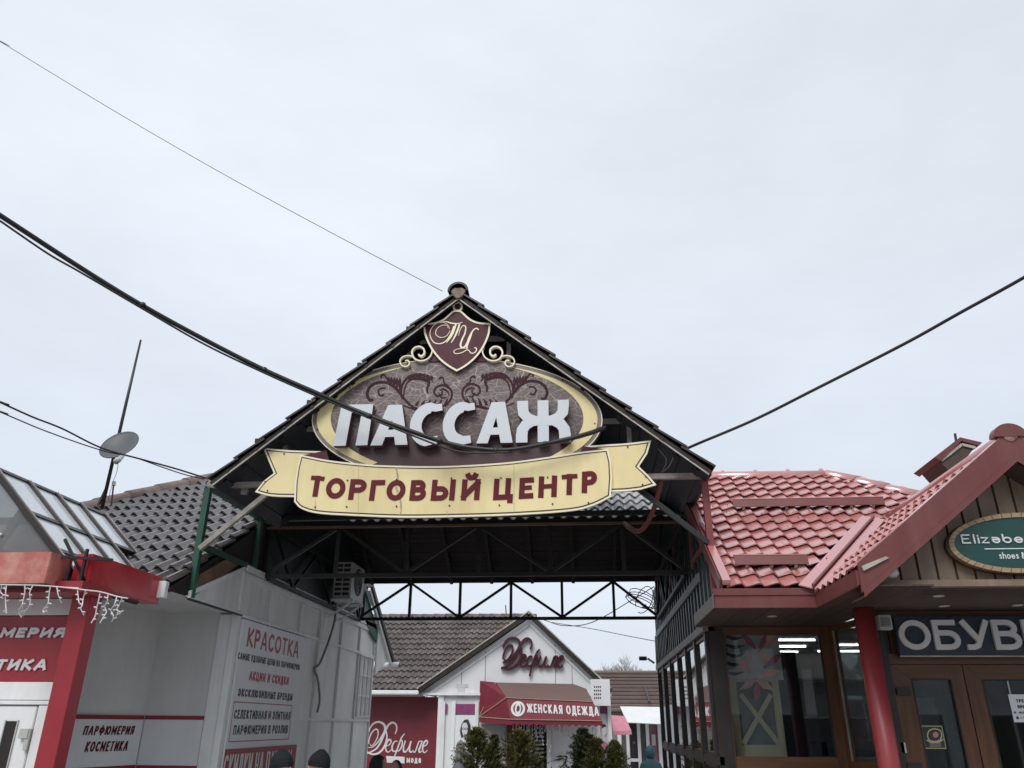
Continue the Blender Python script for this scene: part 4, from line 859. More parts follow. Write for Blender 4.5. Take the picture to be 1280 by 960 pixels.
for u, v in ((356.6, 568.6), (333, 603.5), (336, 614.5), (396.5, 636), (435.6, 635.4), (497.5, 635), (563, 634), (625, 633.5), (691, 632), (735.5, 630.5), (784.5, 560), (807, 597), (803, 607), (396.6, 537), (437.4, 485.3), (743.5, 529.8), (703, 475), (497.5, 602), (436.5, 602.7), (565.5, 600), (627, 599.7), (685, 599)):
    x, y = sp_(u, v); d = .045 if (u < 372 or u > 765) else .078 if v > 590 else .012
    b = BM(); pts = [SB.P(x+.009*math.cos(a), y+.009*math.sin(a), d) for a in [2*math.pi*k/8 for k in range(8)]]; prism(b, pts, (0, .02, 0)); obj('bolt', b, M_plastic_dk, sg)
b = BM(); stroke(b, SB, [(497, 587), (499, 600), (497, 611), (502, 626), (503, 640), (501, 646)], (2.0, 3.0, 1.2), .0662, .0668, sp_, sc=pxm); obj('rust_stain', b, mat('stain', (.42, .35, .2), .8, .3, 20), sg)
for u, v0, v1 in ((396.6, 626, 637), (450, 583, 646), (643, 581, 644), (560, 640, 647)):
    b = BM(); stroke(b, SB, [(u, v0), (u+.3, (v0+v1)/2), (u, v1)], (.5, .6, .5), .0662, .0670, sp_, sc=pxm); obj('sheet_joint', b, mat('joint_line', (.45, .38, .2), .8, .1), sg)  # darker seam lines between the ribbon sheets
# crest
half = bezl([(573, 391.5), (567, 392.5), (556, 402), (545, 406.5), (531, 407.5)], 5)+bezl([(531.5, 410), (533, 421), (539.5, 436), (549, 449), (560, 458.5), (571.5, 465.5)], 5)
crest = half+[(1144-u, v) for u, v in half[::-1][1:]]
q = closed_shape([p for i, p in enumerate(crest) if i == 0 or (Vector(p)-Vector(crest[i-1])).length > .4])
b = BM(); plate(b, SB, q, .0, .05); cr = obj('crest', b, M_maroon, sg)
b = BM(); ribbon(b, SB, q, 2.4*pxm, .05, .058, closed=True); obj('crest_rim', b, M_cream, cr)
b = BM(); pts = [sp_(573+5.2*math.cos(a), 386+5.2*math.sin(a)) for a in [2*math.pi*k/20 for k in range(20)]]; ribbon(b, SB, pts, 2.2*pxm, .0, .058, closed=True); obj('crest_ring', b, M_cream, cr)
b = BM(); plate(b, SB, [sp_(573+4.4*math.cos(a), 386+4.4*math.sin(a)) for a in [2*math.pi*k/14 for k in range(14)]], .0, .045); obj('crest_ring_centre', b, M_maroon, cr)
pbar('crest_hanger', SB.P(*sp_(573.5, 381), .02), SB.P(*sp_(573.5, 369), .02), .04, .05, M_steel, sg, up=(0, 1, 0))
b = BM()
mono = [([(965, 388), (958, 362), (925, 348), (880, 362), (850, 400), (848, 445), (875, 485), (920, 490), (960, 465), (990, 415), (1005, 375)], (2, 6, 10)),
 ([(975, 395), (965, 372), (925, 370), (890, 395), (885, 430), (915, 450), (955, 440), (980, 405)], (3, 5, 4)),
 ([(915, 352), (950, 345), (990, 356), (1030, 358), (1062, 350)], (3, 10, 4)),
 ([(1018, 362), (1005, 400), (985, 445), (955, 485)], (12, 14, 5)), ([(1042, 362), (1030, 400), (1010, 445), (985, 487)], (12, 14, 5)),
 ([(1035, 440), (1045, 400), (1065, 372), (1082, 380), (1078, 420), (1060, 460), (1048, 500), (1060, 518), (1085, 500), (1110, 440), (1135, 400), (1155, 390), (1168, 400)], (3, 13, 8)),
 ([(1128, 405), (1112, 450), (1096, 490), (1088, 525)], (8, 15, 9)),
 ([(1100, 520), (1060, 522), (1020, 530), (1003, 545), (1020, 558), (1060, 550), (1095, 532), (1120, 555), (1145, 548), (1155, 525), (1140, 518)], (4, 6, 8))]
for k, (pts, w) in enumerate(mono): stroke(b, SB, pts, w, .05, .0555+.0005*(k % 5), z1, sc=pxm/5.333)
obj('monogram', b, M_cream, cr)
for f_ in (z1, lambda x, y: sp_(1144.5-(x/5.3333+380), y/5.3333+340)):
    b = BM(); w = (8, 11, 12)
    stroke(b, SB, [(850, 505), (858, 545), (835, 585), (790, 603), (745, 590), (725, 550), (740, 518), (775, 508), (803, 525), (806, 555), (785, 572), (768, 560)], w, .0, .05, z1 if f_ is z1 else f_, sc=pxm/5.333)
    stroke(b, SB, [(735, 575), (700, 568), (662, 578), (645, 605), (660, 635), (690, 640), (708, 620), (698, 600), (680, 602)], (8, 8, 8), .0, .0485, f_, sc=pxm/5.333)
    obj('scroll', b, M_cream, sg)
    b = BM(); plate(b, SB, [f_(*p) for p in ((848, 540), (845, 575), (835, 600), (950, 600), (870, 560))], .0, .018); obj('maroon_backing', b, M_maroon, sg)
for u, v in ((430, 470), (713, 470), (573, 450), (400, 590), (745, 590)):
    p = SB.P(*sp_(u, v), -.09); pbar('fixing_arm', p, p+Vector((0, .12, 0)), .03, .03, M_dark_steel, sg)

# ================================================================== CABLES
def cable(label, pts, r, m=M_black, n=7, cat='cable', sp=8):
    P = [A(u, v, Y=y) for u, v, y in pts]; o = ptube('cable', P, r, m, None, n, sp); return tag(o, label, cat)
main = [(-620, -110, 4.3), (-300, 78, 4.8), (-30, 250, 5.6), (0, 269, 5.8), (100, 334, 6.5), (175, 380, 6.9), (255, 424, 7.3), (330, 462, 7.6), (400, 493, 7.8), (440, 511, 7.9), (500, 534, 7.95), (560, 554, 8.0), (600, 561, 8.0), (640, 562, 8.0), (700, 551, 8.05), (735, 542, 8.1), (757, 534, 8.2)]
cable('thick black cable sagging across the front of the oval sign', main, .027)
cable('thinner black cable twisted under the thick one in front of the oval sign', [(-620, -100, 4.32), (-300, 86, 4.82), (-30, 256, 5.62), (0, 276, 5.78), (60, 317, 6.2), (100, 340, 6.48), (175, 384, 6.88), (255, 430, 7.28), (330, 466, 7.58), (400, 497, 7.78), (455, 520, 7.9), (520, 546, 7.94), (560, 561, 7.98), (590, 566, 7.98), (640, 565, 7.98)], .011)
cl = thing('cable_ties', A(330, 462, Y=7.6), 'black clamps and tie knots wrapped round the thick cable', 'cable tie')
for u, v, y in ((178, 381, 6.9), (330, 462, 7.6), (461, 520, 7.9), (549, 551, 7.97), (620, 563, 7.99), (681, 555, 8.03)):
    p = A(u, v, Y=y); b = BM(); bmesh.ops.create_uvsphere(b, u_segments=8, v_segments=6, radius=.036, matrix=Matrix.Translation(p) @ Matrix.Diagonal((1.1, .9, .9, 1))); obj('clamp', b, M_black, cl, smooth=True)
cable('taut black cable running from the right eave of the canopy to the upper right', [(838, 574, 8.6), (860, 560, 8.5), (940, 526, 8.1), (1020, 486, 7.7), (1130, 430, 7.2), (1200, 391, 6.8), (1290, 341, 6.3), (1420, 262, 5.7), (1700, 95, 4.9), (2100, -120, 4.2)], .016)
cable('hair thin dark wire running from the ridge to the upper left', [(-500, -210, 6.3), (-30, 36, 7.4), (0, 52, 7.5), (140, 137, 7.9), (280, 218, 8.2), (420, 294, 8.5), (553, 364, 8.8)], .0045, n=5)
cable('upper of the two black wires passing in front of the satellite dish', [(-420, 350, 5.2), (-20, 495, 6.5), (0, 503, 6.6), (40, 521, 7.0), (78, 536, 7.3), (127, 560, 7.7), (180, 575, 8.0), (220, 586, 8.2), (258, 598, 8.4)], .010, n=5)
cable('lower thin black wire passing in front of the satellite dish', [(-420, 366, 5.3), (-20, 507, 6.6), (0, 515, 6.7), (60, 540, 7.1), (127, 563, 7.7), (165, 571, 8.0), (200, 583, 8.2), (230, 593, 8.3), (255, 599, 8.4)], .007, n=5)
cable('faint wire strung from the truss to the far white gable', [(680, 775, 18), (705, 782, 17), (740, 778, 16.2), (790, 750, 15.3), (818, 733, 15.15)], .009, n=5)
cable('faint wire in the sky between the far gable and the glazed wall', [(690, 778, 21), (740, 786, 20), (780, 794, 18.5), (822, 802, 16.5)], .008, n=5)
lo = thing('wire_loops', A(800, 745, Y=15.0), 'tangled loops of black wire hanging on the right end of the lattice truss', 'wire')
for k in range(5):
    cx, cy = 803+random.uniform(-5, 6), 750+random.uniform(-4, 4); rx_, ry_ = random.uniform(14, 23), random.uniform(4, 10); rt = R(35+random.uniform(-22, 14) if k < 4 else -70)
    P = []
    for i in range(17):
        a = 2*math.pi*i/16*.9+k; x, y = rx_*math.cos(a), ry_*math.sin(a); P.append(A(cx+x*math.cos(rt)-y*math.sin(rt), cy+x*math.sin(rt)+y*math.cos(rt), Y=15.0+.02*k))
    b = BM(); tube(b, P, .008, 5); obj('wire_loop', b, M_black, lo)
hp_ = tag(ptube('bent_pipe', [A(827, 588, Y=8.6), A(825, 606, Y=8.6), A(818, 634, Y=8.8), A(808, 656, Y=9.1), A(798, 664, Y=9.3), A(788, 660, Y=9.5), A(780, 654, Y=9.8)], .028, M_hose), 'red brown flexible pipe looping down beside the right ribbon tail', 'pipe')
cable('loose grey wire drooping from the right rafter to the red pipe', [(845, 560, 8.4), (838, 580, 8.45), (828, 590, 8.55), (833, 575, 8.45), (822, 560, 8.4)], .007, M_cable_grey, 5)

# ================================================================== RIGHT RED SHOP
rs = thing('shoe_shop', (2.5, 9, 0), 'brown timbered shoe shop with glossy red metal tile roof on the right', 'shop')
ZS = 3.12; EY = 7.75; RSL = .67; OR = Vector((1.30, EY, 3.30)); srv = Vector((0, 1, RSL)).normalized(); nrv = Vector((0, -RSL, 1)).normalized()
def onred(u, v): return AP(u, v, OR, nrv)
Rg0, Rg1, Rg2 = onred(886, 594), onred(1036, 593), onred(1140, 618)
pitchl = .262; tw = .178
tr_ = tile_mesh('red_tile', M_red_tile, tw, pitchl*1.06, .016, 1, .016, .036, 14, kind='m')
Rl = (Rg0.y-EY)*math.sqrt(1+RSL**2)
va, vb = onred(1020, 735), onred(1092, 652)       # valley
def clipR(x, s_):
    y = EY+s_/math.sqrt(1+RSL**2); X = 1.34+x
    if y > Rg0.y-.05: return False
    kx = va.x+(y-va.y)*(vb.x-va.x)/(vb.y-va.y) - .10
    if X > kx and y < vb.y: return False
    if y > Rg1.y-.0: return False
    hx = Rg1.x+(Rg1.y-y)*1.0+.1
    return X < min(hx, 4.6)
nR = int(Rl/pitchl)+1; pitchl = Rl/nR
tiles(rs, tr_, (1.34, EY+.02, 3.31), (1, 0, 0), srv, 21, nR, tw, pitchl, clip=clipR, jit=.003)
b = BM(); prism(b, [Vector((1.31, EY, 3.27)), Vector((2.3, EY, 3.27)), Vector((Rg1.x+1.9, Rg1.y-1.85, Rg1.z-1.85*RSL-.05)), Vector((Rg1.x, Rg1.y, Rg1.z-.05)), Vector((1.31, Rg1.y, Rg1.z-.05))], (0, 0, -.03)); obj('roof_deck', b, M_red_trim, rs)
b = BM(); prism(b, [Vector((1.31, Rg1.y, Rg1.z-.04)), Vector((Rg1.x-.05, Rg1.y, Rg1.z-.04)), Vector((Rg1.x-.05, 14.1, 3.3)), Vector((1.31, 14.1, 3.3))], (0, 0, -.03)); obj('roof_deck', b, M_red_trim, rs)
# ridge, hip
b = BM(); tube(b, [(1.30, Rg0.y, Rg0.z-.03), (Rg1.x, Rg1.y, Rg1.z-.03)], .085, 12); obj('ridge_roll', b, M_red_tile, rs, smooth=True)
for k in range(5):
    x = 1.5+k*.45; b = BM(); tube(b, [(x, Rg0.y, Rg0.z-.03), (x+.03, Rg0.y, Rg0.z-.03)], .095, 12); obj('ridge_joint', b, M_red_tile, rs, smooth=True)
cap_tiles(rs, Vector((Rg1.x+1.9, Rg1.y-1.85, Rg1.z-1.85*RSL*1.0))+Vector((0, 0, -.04)), Rg1-Vector((0, 0, .02)), .11, .42, M_red_tile, name='hip_roll')
# verge trim, valley, snow guards
pbar('verge_trim', (1.34, EY+.0, 3.36), (1.34, Rg0.y, Rg0.z+.04), .08, .05, M_red_tile, rs, up=nrv)
pbar('verge_drip', (1.275, EY+.0, 3.33), (1.275, Rg0.y, Rg0.z-.02), .012, .14, M_red_trim, rs, up=nrv)
vd = (vb-va).normalized(); vs = vd.cross(nrv).normalized()
for off, w, m_ in ((-.06, .13, M_red_tile), (.07, .10, M_red_tile)):
    c = vs*off; pbar('valley_sheet', va+c+nrv*.045-vd*.12, vb+c+nrv*.045, w, .012, m_, rs, up=nrv)
pbar('valley_fold', va+nrv*.065-vd*.1, vb+nrv*.065, .02, .03, M_red_trim, rs, up=nrv)
for (u0, v0, u1, v1) in ((916, 639, 1108, 639), (918, 712, 1011, 713)):
    p, q = onred(u0, v0)+nrv*.10, onred(u1, v1)+nrv*.10; q = Vector((q.x, p.y, p.z)); g_ = pbar('snow_guard', p, q, .012, .10, M_red_trim, rs, up=(0, .25, 1))
    pbar('snow_guard_lip', p+Vector((0, .03, .055)), q+Vector((0, .03, .055)), .06, .008, M_red_tile, g_)
    n_ = int((q.x-p.x)/.24)
    for i in range(n_):
        c = p+(q-p)*((i+.5)/n_); pbar('guard_foot', c+Vector((0, 0, -.05)), c+Vector((0, .10, -.10)), .03, .012, M_pale_steel, g_)
for k in range(26):
    i = random.uniform(1.5, 3.0); y = random.uniform(EY+.1, 10.3); p = Vector((i, y, 3.31+(y-EY)*RSL))+nrv*.045
    if clipR(i-1.34, (y-EY)*1.2): b = BM(); bmesh.ops.create_uvsphere(b, u_segments=6, v_segments=4, radius=.009, matrix=Matrix.Translation(p)); obj('roof_screw', b, M_red_trim, rs)
# fascia / soffit
pbox('fascia', 1.20, 2.26, EY-.03, EY-.005, ZS, 3.30, M_red_trim, rs)
pbox('fascia_lip', 1.20, 2.25, EY-.045, EY-.031, 3.235, 3.25, M_red_trim, rs)
b = BM(); prism(b, [(1.20, EY-.03, ZS), (1.20, EY-.03, 3.34), (1.20, 9.2, 3.34+.97), (1.20, 9.2, ZS+.78)], (.012, 0, 0)); 
b.free()
pbox('fascia_return', 1.19, 1.205, EY-.03, 9.2, ZS-.0, ZS+.12, mat('grey_brown_fascia', (.13, .10, .09), .5, .1), rs)
for k in range(5):
    x = 1.21+k*.27; pbox('soffit_board', min(x, 2.1), min(x+.262, 2.14), EY, 9.32, ZS, ZS+.012, M_soffit, rs) if x < 2.1 else None
for k in range(9):
    y = 6.62+k*.185; pbox('soffit_board', 2.28+.30, 5.2, y, y+.18, ZS+.002, ZS+.014, M_soffit, rs)
for k in range(4):
    x = 2.145+k*.145;  pbox('soffit_board', x, x+.14, 6.50, 9.4, ZS-.001, ZS+.011, M_soffit, rs)
for u, v in ((965, 770), (1173, 744.5), (1180, 757), (1272, 756)):
    p = A(u, v, Z=ZS-.004); b = BM(); tube(b, [p, p+Vector((0, 0, -.008))], .045, 16); obj('soffit_spotlight', b, M_spot, rs)
# passage side: glazed wall X = 1.33
XW = 1.33
pbox('corner_post', 1.335, 1.49, 9.20, 9.32, 0, ZS, M_dkbrown, rs, .004)
yy = [A(u, v, X=XW).y for u, v in ((880, 782), (866.5, 791.6), (855, 800.8), (844.7, 811), (834.4, 825), (826.4, 831.7))]
yy = [9.30, 10.3, 11.3, 12.35, 13.55, 14.8, 16.0]
for y in yy: pbox('mullion', XW-.03, XW+.06, y-.05, y+.05, 0, ZS-.06, M_dkbrown, rs, .004)
pbox('window_head', XW-.05, XW+.08, 9.2, 16.1, ZS-.055, ZS+.035, mat('taupe_head_rail', (.16, .13, .12), .45, .1), rs, .004)
pbox('transom', XW-.028, XW+.055, 9.2, 16.0, 1.72, 1.80, M_dkbrown, rs)
for i in range(6):
    for z0, z1__ in ((.3, 1.72), (1.8, ZS-.08)):
        f_ = BM(); y0, y1 = yy[i]+.05, yy[i+1]-.05; fr = .035
        for a in ((y0, y0+fr, z0, z1__), (y1-fr, y1, z0, z1__), (y0+fr, y1-fr, z0, z0+fr), (y0+fr, y1-fr, z1__-fr, z1__)): box(f_, XW-.012, XW+.03, *a)
        sh_ = obj('sash', f_, M_dkbrown, rs)
        pbox('pane', XW+.005, XW+.012, y0+fr, y1-fr, z0+fr, z1__-fr, G_pass, sh_)
# cladding above the glass
b = BM(); prism(b, [(XW+.03, 8.3, ZS+.04), (XW+.03, 16.1, ZS+.04), (XW+.03, 16.1, 4.6), (XW+.03, 15.2, 4.72), (XW+.03, 12.75, 6.16), (XW+.03, 10.3, 4.72), (XW+.03, 8.3, 3.62)], (.02, 0, 0)); obj('side_cladding', b, M_green_wall, rs)
for k in range(26):
    y = 8.55+k*.30; zt = min(3.62+(y-8.3)*.6, 4.62); pbox('cladding_rib', XW-.005, XW+.03, y, y+.09, ZS+.04, zt-.04, mat('teal_grey_rib', (.022, .038, .038), .4, .2, 4), rs)
pbox('cladding_rail', XW-.03, XW-.006, 9.4, 15.9, 3.64, 3.74, mat('pale_rail', (.16, .165, .17), .5, .15, 4), rs)
# front wall, window one
def xw(u, v, Y): return A(u, v, Y=Y).x
WY = 9.22
pbox('window_stile', 1.492, xw(906, 800, WY), WY, WY+.08, 0, ZS-.002, M_oak, rs, .004)
xr1 = xw(1026, 800, WY); xl1 = xw(906, 800, WY)
pbox('window_rail', xl1, xr1, WY, WY+.08, ZS-.09, ZS-.004, M_oak_rail, rs, .004)
zbw = A(970, 946, Y=WY).z; pbox('window_rail', xl1, xr1, WY, WY+.08, zbw-.12, zbw, M_oak_rail, rs, .004)
pbox('window_stile', xr1, xr1+.10, WY-.005, WY+.08, 0, ZS-.002, M_oak, rs, .004)
pbox('panel_below', xl1, xr1, WY+.01, WY+.06, 0, zbw-.12, M_oak, rs)
pbox('pane', xl1, xr1, WY+.03, WY+.04, zbw, ZS-.09, G_shop, rs)
pbox('pane_bead', xr1-.018, xr1, WY+.02, WY+.03, zbw, ZS-.09, M_dkbrown, rs)
# angled window two: (xr1+.1, WY) -> (2.80, 8.06)
pA, pB = Vector((xr1+.10, WY, 0)), Vector((2.86, 8.05, 0)); dd = (pB-pA).normalized(); Lw = (pB-pA).length
def apart(name, a0, a1, z0, z1__, th, m, dz=0):
    b = BM(); p = pA+dd*a0; q = pA+dd*a1; n_ = Vector((dd.y, -dd.x, 0))*-1
    prism(b, [Vector((p.x, p.y, z0)), Vector((q.x, q.y, z0)), Vector((q.x, q.y, z1__)), Vector((p.x, p.y, z1__))], n_*th); obj(name, b, m, rs)
apart('window_stile', 0, .07, 0, ZS-.003, .06, M_oak); apart('window_stile', Lw-.10, Lw, 0, ZS-.003, .06, M_oak)
apart('window_rail', .07, Lw-.1, ZS-.06, ZS-.003, .06, M_oak_rail); apart('window_rail', .07, Lw-.1, zbw-.15, zbw-.03, .06, M_oak_rail)
apart('panel_below', .07, Lw-.1, 0, zbw-.15, .05, M_oak); apart('pane', .07, Lw-.1, zbw-.03, ZS-.06, .008, G_shop)
apart('pane_bead', .07, .085, zbw-.03, ZS-.06, .02, M_pale_steel)
# column
cxx = (A(1081, 775, Y=7.78).x); b = BM(); tube(b, [(cxx, 7.78, 0), (cxx, 7.78, ZS-.004)], .092, 24); obj('round_column', b, M_red_paint, rs, smooth=True)
# door wall at Y = DY
DY = 8.05
def dx(u, v): return A(u, v, Y=DY).x
def dz(u, v): return A(u, v, Y=DY).z
xD0, xD1, xD2 = dx(1114, 840), dx(1204, 840), dx(1300, 840)
zTop = dz(1150, 831)
pbox('door_post', xD0-.10, xD0-.005, DY-.02, DY+.1, 0, ZS-.003, M_dkbrown, rs, .004)
pbox('door_lintel', xD0-.1, 5.2, DY-.012, DY+.08, zTop+.005, dz(1150, 817), M_oak_rail, rs, .004)
pbox('upper_wall', xD0-.1, 5.2, DY+.02, DY+.1, dz(1150, 817), ZS-.003, M_dkbrown, rs)
pbox('soffit_trim', xD0-.12, 5.2, DY-.05, DY+.0, ZS-.05, ZS-.004, M_oak_rail, rs)
def leaf(x0, x1, gl0, gl1, ztop, zg):
    lf = pbox('door_leaf', x0, x0+.001, DY+.03, DY+.031, 0.1, .11, M_oak, rs)
    b = BM(); box(b, x0, gl0, DY, DY+.06, .05, ztop-(gl0-x0)*.0); obj('door_stile', b, M_oak, lf)
    b = BM(); box(b, gl1, x1, DY, DY+.06, .05, ztop); obj('door_stile', b, M_oak, lf)
    b = BM(); prism(b, [(x0+.002, DY-.004, ztop-.002), (x1-.002, DY-.004, ztop-.002), (gl1, DY-.004, zg), (gl0, DY-.004, zg)], (0, .05, 0)); obj('door_rail', b, M_oak_rail, lf)
    pbox('door_rail', gl0, gl1, DY+.001, DY+.058, .05, .75, M_oak_rail, lf)
    pbox('door_glass', gl0, gl1, DY+.025, DY+.033, .75, zg, G_shop, lf)
    for a, c in ((gl0-.006, gl0+.006), (gl1-.006, gl1+.006)): pbox('glass_bead', a, c, DY-.006, DY+.02, .75, zg, M_dkbrown, lf)
    pbox('glass_bead', gl0, gl1, DY-.006, DY+.02, zg-.006, zg+.006, M_dkbrown, lf)
    return lf
l1 = leaf(xD0, xD1-.005, dx(1140, 850), dx(1188.5, 850), zTop, dz(1150, 849))
l2 = leaf(xD1+.006, xD2+.35, dx(1228, 850), dx(1330, 850), zTop, dz(1240, 850))
for u0, v0, u1, v1 in ((1119, 860, 1137, 869), (1132, 954, 1151, 965)): pbox('hinge', dx(u0, v0), dx(u1, v0), DY-.03, DY-.001, dz(u0, v1), dz(u0, v0), M_dkbrown, l1, .004)
pbox('door_sensor', dx(1124.5, 930), dx(1131, 930), DY-.02, DY-.001, dz(1127, 941), dz(1127, 928), M_plastic, l1, .002)
pbox('hanging_strip', dx(1259, 849.5), dx(1261, 849.5), DY+.016, DY+.02, dz(1262, 868), dz(1259, 850), M_plastic, l2)
# interior of the shop
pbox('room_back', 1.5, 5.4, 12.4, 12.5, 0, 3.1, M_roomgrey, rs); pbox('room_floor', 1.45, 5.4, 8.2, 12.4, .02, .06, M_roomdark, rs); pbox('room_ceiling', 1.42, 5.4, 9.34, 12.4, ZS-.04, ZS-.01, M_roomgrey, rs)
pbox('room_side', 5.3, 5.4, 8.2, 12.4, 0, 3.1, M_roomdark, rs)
for k in range(3):
    pbox('ceiling_tube', 2.2+k*.1, 2.75+k*.1, 10.2+k*.85, 10.22+k*.85, ZS-.065, ZS-.045, M_lamp, rs)
    pbox('ceiling_tube', 3.2, 4.0, 9.9+k*.95, 9.92+k*.95, ZS-.065, ZS-.045, M_lamp, rs)
for k in range(5):
    pbox('shelf', 2.45, 4.6, 11.9, 12.35, .7+k*.5, .73+k*.5, M_roomgrey, rs)
for k in range(6):
    x = 2.5+k*.34; pbox('shoe_box', x, x+.26, 11.95, 12.25, 1.735, 1.735+random.uniform(.12, .2), mat('box_blue', (.06, .09, .12), .6, .2), rs)
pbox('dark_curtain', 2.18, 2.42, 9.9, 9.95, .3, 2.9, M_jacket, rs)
pbox('grey_screen', 3.02, 3.5, 8.9, 8.93, .3, 2.38, mat('screen_grey', (.16, .16, .17), .6, .1), rs)
# pine display frame and flower banner behind window one
disp = thing('display_frame', (1.75, 9.5, 1.6), 'pale pine display frame with a crossed X brace behind the corner window', 'display stand')
def dxx(u, v): return A(u, v, Y=9.50)
o0, o1, o2, o3 = dxx(912, 850), dxx(974, 850), dxx(983, 946), dxx(921, 946)
fx0, fx1 = (o0.x+o3.x)/2, (o1.x+o2.x)/2; fz1, fz0 = o0.z, o3.z
pbox('lath', fx0, fx0+.07, 9.5, 9.53, fz0, fz1, M_pine, disp); pbox('lath', fx1-.075, fx1, 9.5, 9.53, fz0, fz1, M_pine, disp)
pbox('lath', fx0+.07, fx1-.075, 9.501, 9.529, fz0, fz0+.12, M_pine, disp); pbox('lath', fx0, fx1, 9.498, 9.535, fz1-.02, fz1+.01, M_pine, disp)
pbar('cross_lath', (fx0+.08, 9.49, fz0+.13), (fx1-.1, 9.49, fz1-.15), .02, .05, M_pine, disp); pbar('cross_lath', (fx1-.08, 9.475, fz0+.13), (fx0+.1, 9.475, fz1-.15), .02, .05, M_pine, disp)
pbox('backing', fx0+.02, fx1-.02, 9.55, 9.56, fz0, fz1, mat('grey_backing', (.15, .15, .15), .7, .2), disp)
fl = thing('flower_banner', (1.75, 9.45, 2.4), 'printed banner of large pink and orange lily petals inside the corner window', 'banner')
FB = Board((0, 9.44, 0), (1, 0, 0), (0, 0, 1), (0, -1, 0))
b = BM(); plate(b, FB, [FB.px(*p) for p in ((908, 789), (972, 789), (980, 850), (912, 848))], -.02, -.01); obj('backdrop', b, mat('banner_grey', (.5, .46, .44), .6, .3, 6), fl)
pet = [((945, 812), (975, 792), 10), ((945, 812), (925, 790), 8), ((945, 815), (972, 830), 9), ((940, 818), (922, 838), 9), ((948, 815), (958, 790), 6), ((945, 850), (966, 862), 9), ((945, 848), (925, 862), 8), ((946, 852), (944, 878), 8), ((950, 845), (975, 838), 9), ((938, 842), (922, 826), 7), ((955, 835), (978, 815), 7), ((960, 800), (970, 786), 8)]
cols = [mat('petal_pink', (.75, .3, .3), .6, .3, 12), mat('petal_mauve', (.42, .10, .17), .6, .3, 12), mat('petal_orange', (.85, .42, .25), .6, .25, 12)]
for k, (c, e_, w) in enumerate(pet):
    b = BM(); stroke(b, FB, [c, ((c[0]+e_[0])/2+1, (c[1]+e_[1])/2), e_], (2, w*1.2, 1), -.009, -.008+k*.0012, FB.px, sc=.0085); obj('petal', b, cols[k % 3], fl)
for k in range(5):
    b = BM(); v_ = 795+k*11; stroke(b, FB, [(908, v_), (918, v_+3), (930, v_+1)], (3, 5, 1), -.009, -.0075, FB.px, sc=.0085); obj('zebra_stripe', b, M_plastic_dk, fl)

# gable bay
GYF = 6.50
bay_pk = A(1262, 549, Y=GYF); bay_l = A(1084, 706, Y=GYF)
bsl = (bay_pk.z-bay_l.z)/(bay_pk.x-bay_l.x); bay_r = Vector((2*bay_pk.x-bay_l.x, GYF, bay_l.z))
# extend the left slope down to its eave
eX = 2.16; eZ = bay_pk.z-(bay_pk.x-eX)*bsl
for sgn in (-1, 1):
    up_ = Vector((-sgn*1.0, 0, bsl)).normalized(); nn = Vector((sgn*bsl, 0, 1)).normalized()
    base = Vector((eX if sgn < 0 else 2*bay_pk.x-eX, GYF, eZ)); Lb = (bay_pk-base).length
    b = BM(); prism(b, [base+Vector((0, .02, 0)), bay_pk+Vector((0, .02, 0)), bay_pk+Vector((0, 4.4, 0)), base+Vector((0, 4.4, 0))], -nn*.03); obj('bay_roof_deck', b, M_red_trim, rs)
    n_ = int(Lb/.262)
    if sgn < 0:
        tb = tile_mesh('bay_tile', M_red_tile, .182, Lb/n_*1.06, .015, 1, .016, .03, 10, kind='m')
        tiles(rs, tb, base+nn*.02+Vector((0, 2.37, 0))+Vector((0, .10, 0)), (0, -1, 0), up_, 13, n_, .182, Lb/n_, jit=.0015, name='bay_roof_tile')
    # verge flashing on top, fascia board, inner flange
    pbar('verge_flashing', base+nn*.055+Vector((0, .06, 0)), bay_pk+nn*.055+Vector((0, .06, 0)), .15, .012, M_red_tile, rs, up=nn)
    def vplate(nm, o0, o1, y0, y1, m_, cut=.0):
        b = BM(); k0 = Vector((0, 0, 1)); f = 1/nn.z      # plates cut plumb at both ends
        a0, a1 = base+up_*cut+k0*o0*f, bay_pk+k0*o0*f; e0, e1 = base+up_*cut+k0*o1*f, bay_pk+k0*o1*f
        q = [Vector((p.x, GYF+y0, p.z)) for p in (a0, a1, e1, e0)]
        prism(b, q, (0, y1-y0, 0)); return obj(nm, b, m_, rs)
    vplate('verge_fascia', .058, -.125, -.018, .004, M_red_trim, .0)
    vplate('verge_flange', -.120, -.160, -.030, -.0185, M_red_trim, .012)
    vplate('verge_soffit', -.150, -.159, .005, .28, M_soffit)
pbox('bay_eave_fascia', eX-.02, eX+.0, GYF, EY-.03, ZS, eZ+.02, M_red_trim, rs)
b = BM(); tube(b, [bay_pk+Vector((0, -.03, .03)), bay_pk+Vector((0, 4.3, .03))], .055, 14); obj('bay_ridge_roll', b, M_red_tile, rs, smooth=True)
b = BM(); prism(b, [bay_pk+Vector((.135*math.cos(R(a)), -.035, .015+.115*math.sin(R(a)))) for a in range(0, 181, 12)], (0, .09, 0)); obj('ridge_end_cap', b, M_red_trim, rs)
b = BM(); prism(b, [A(1076, 708, Y=GYF-.02), A(1106, 696, Y=GYF-.02), A(1110, 698, Y=GYF-.02), A(1079, 714, Y=GYF-.02)], (0, -.02, 0)); obj('loose_flashing', b, M_pale_steel, rs)
b = BM(); c = A(1114, 716, Y=GYF+.05); bmesh.ops.create_uvsphere(b, u_segments=10, v_segments=8, radius=.045, matrix=Matrix.Translation(c) @ Matrix.Diagonal((1.3, 1, 1, 1))); obj('eave_lamp', b, M_plastic, rs, smooth=True)
PYW = 6.78; zb0 = A(1190, 733, Y=PYW).z; zb1 = A(1190, 726, Y=PYW).z
xg = bay_l.x+.06
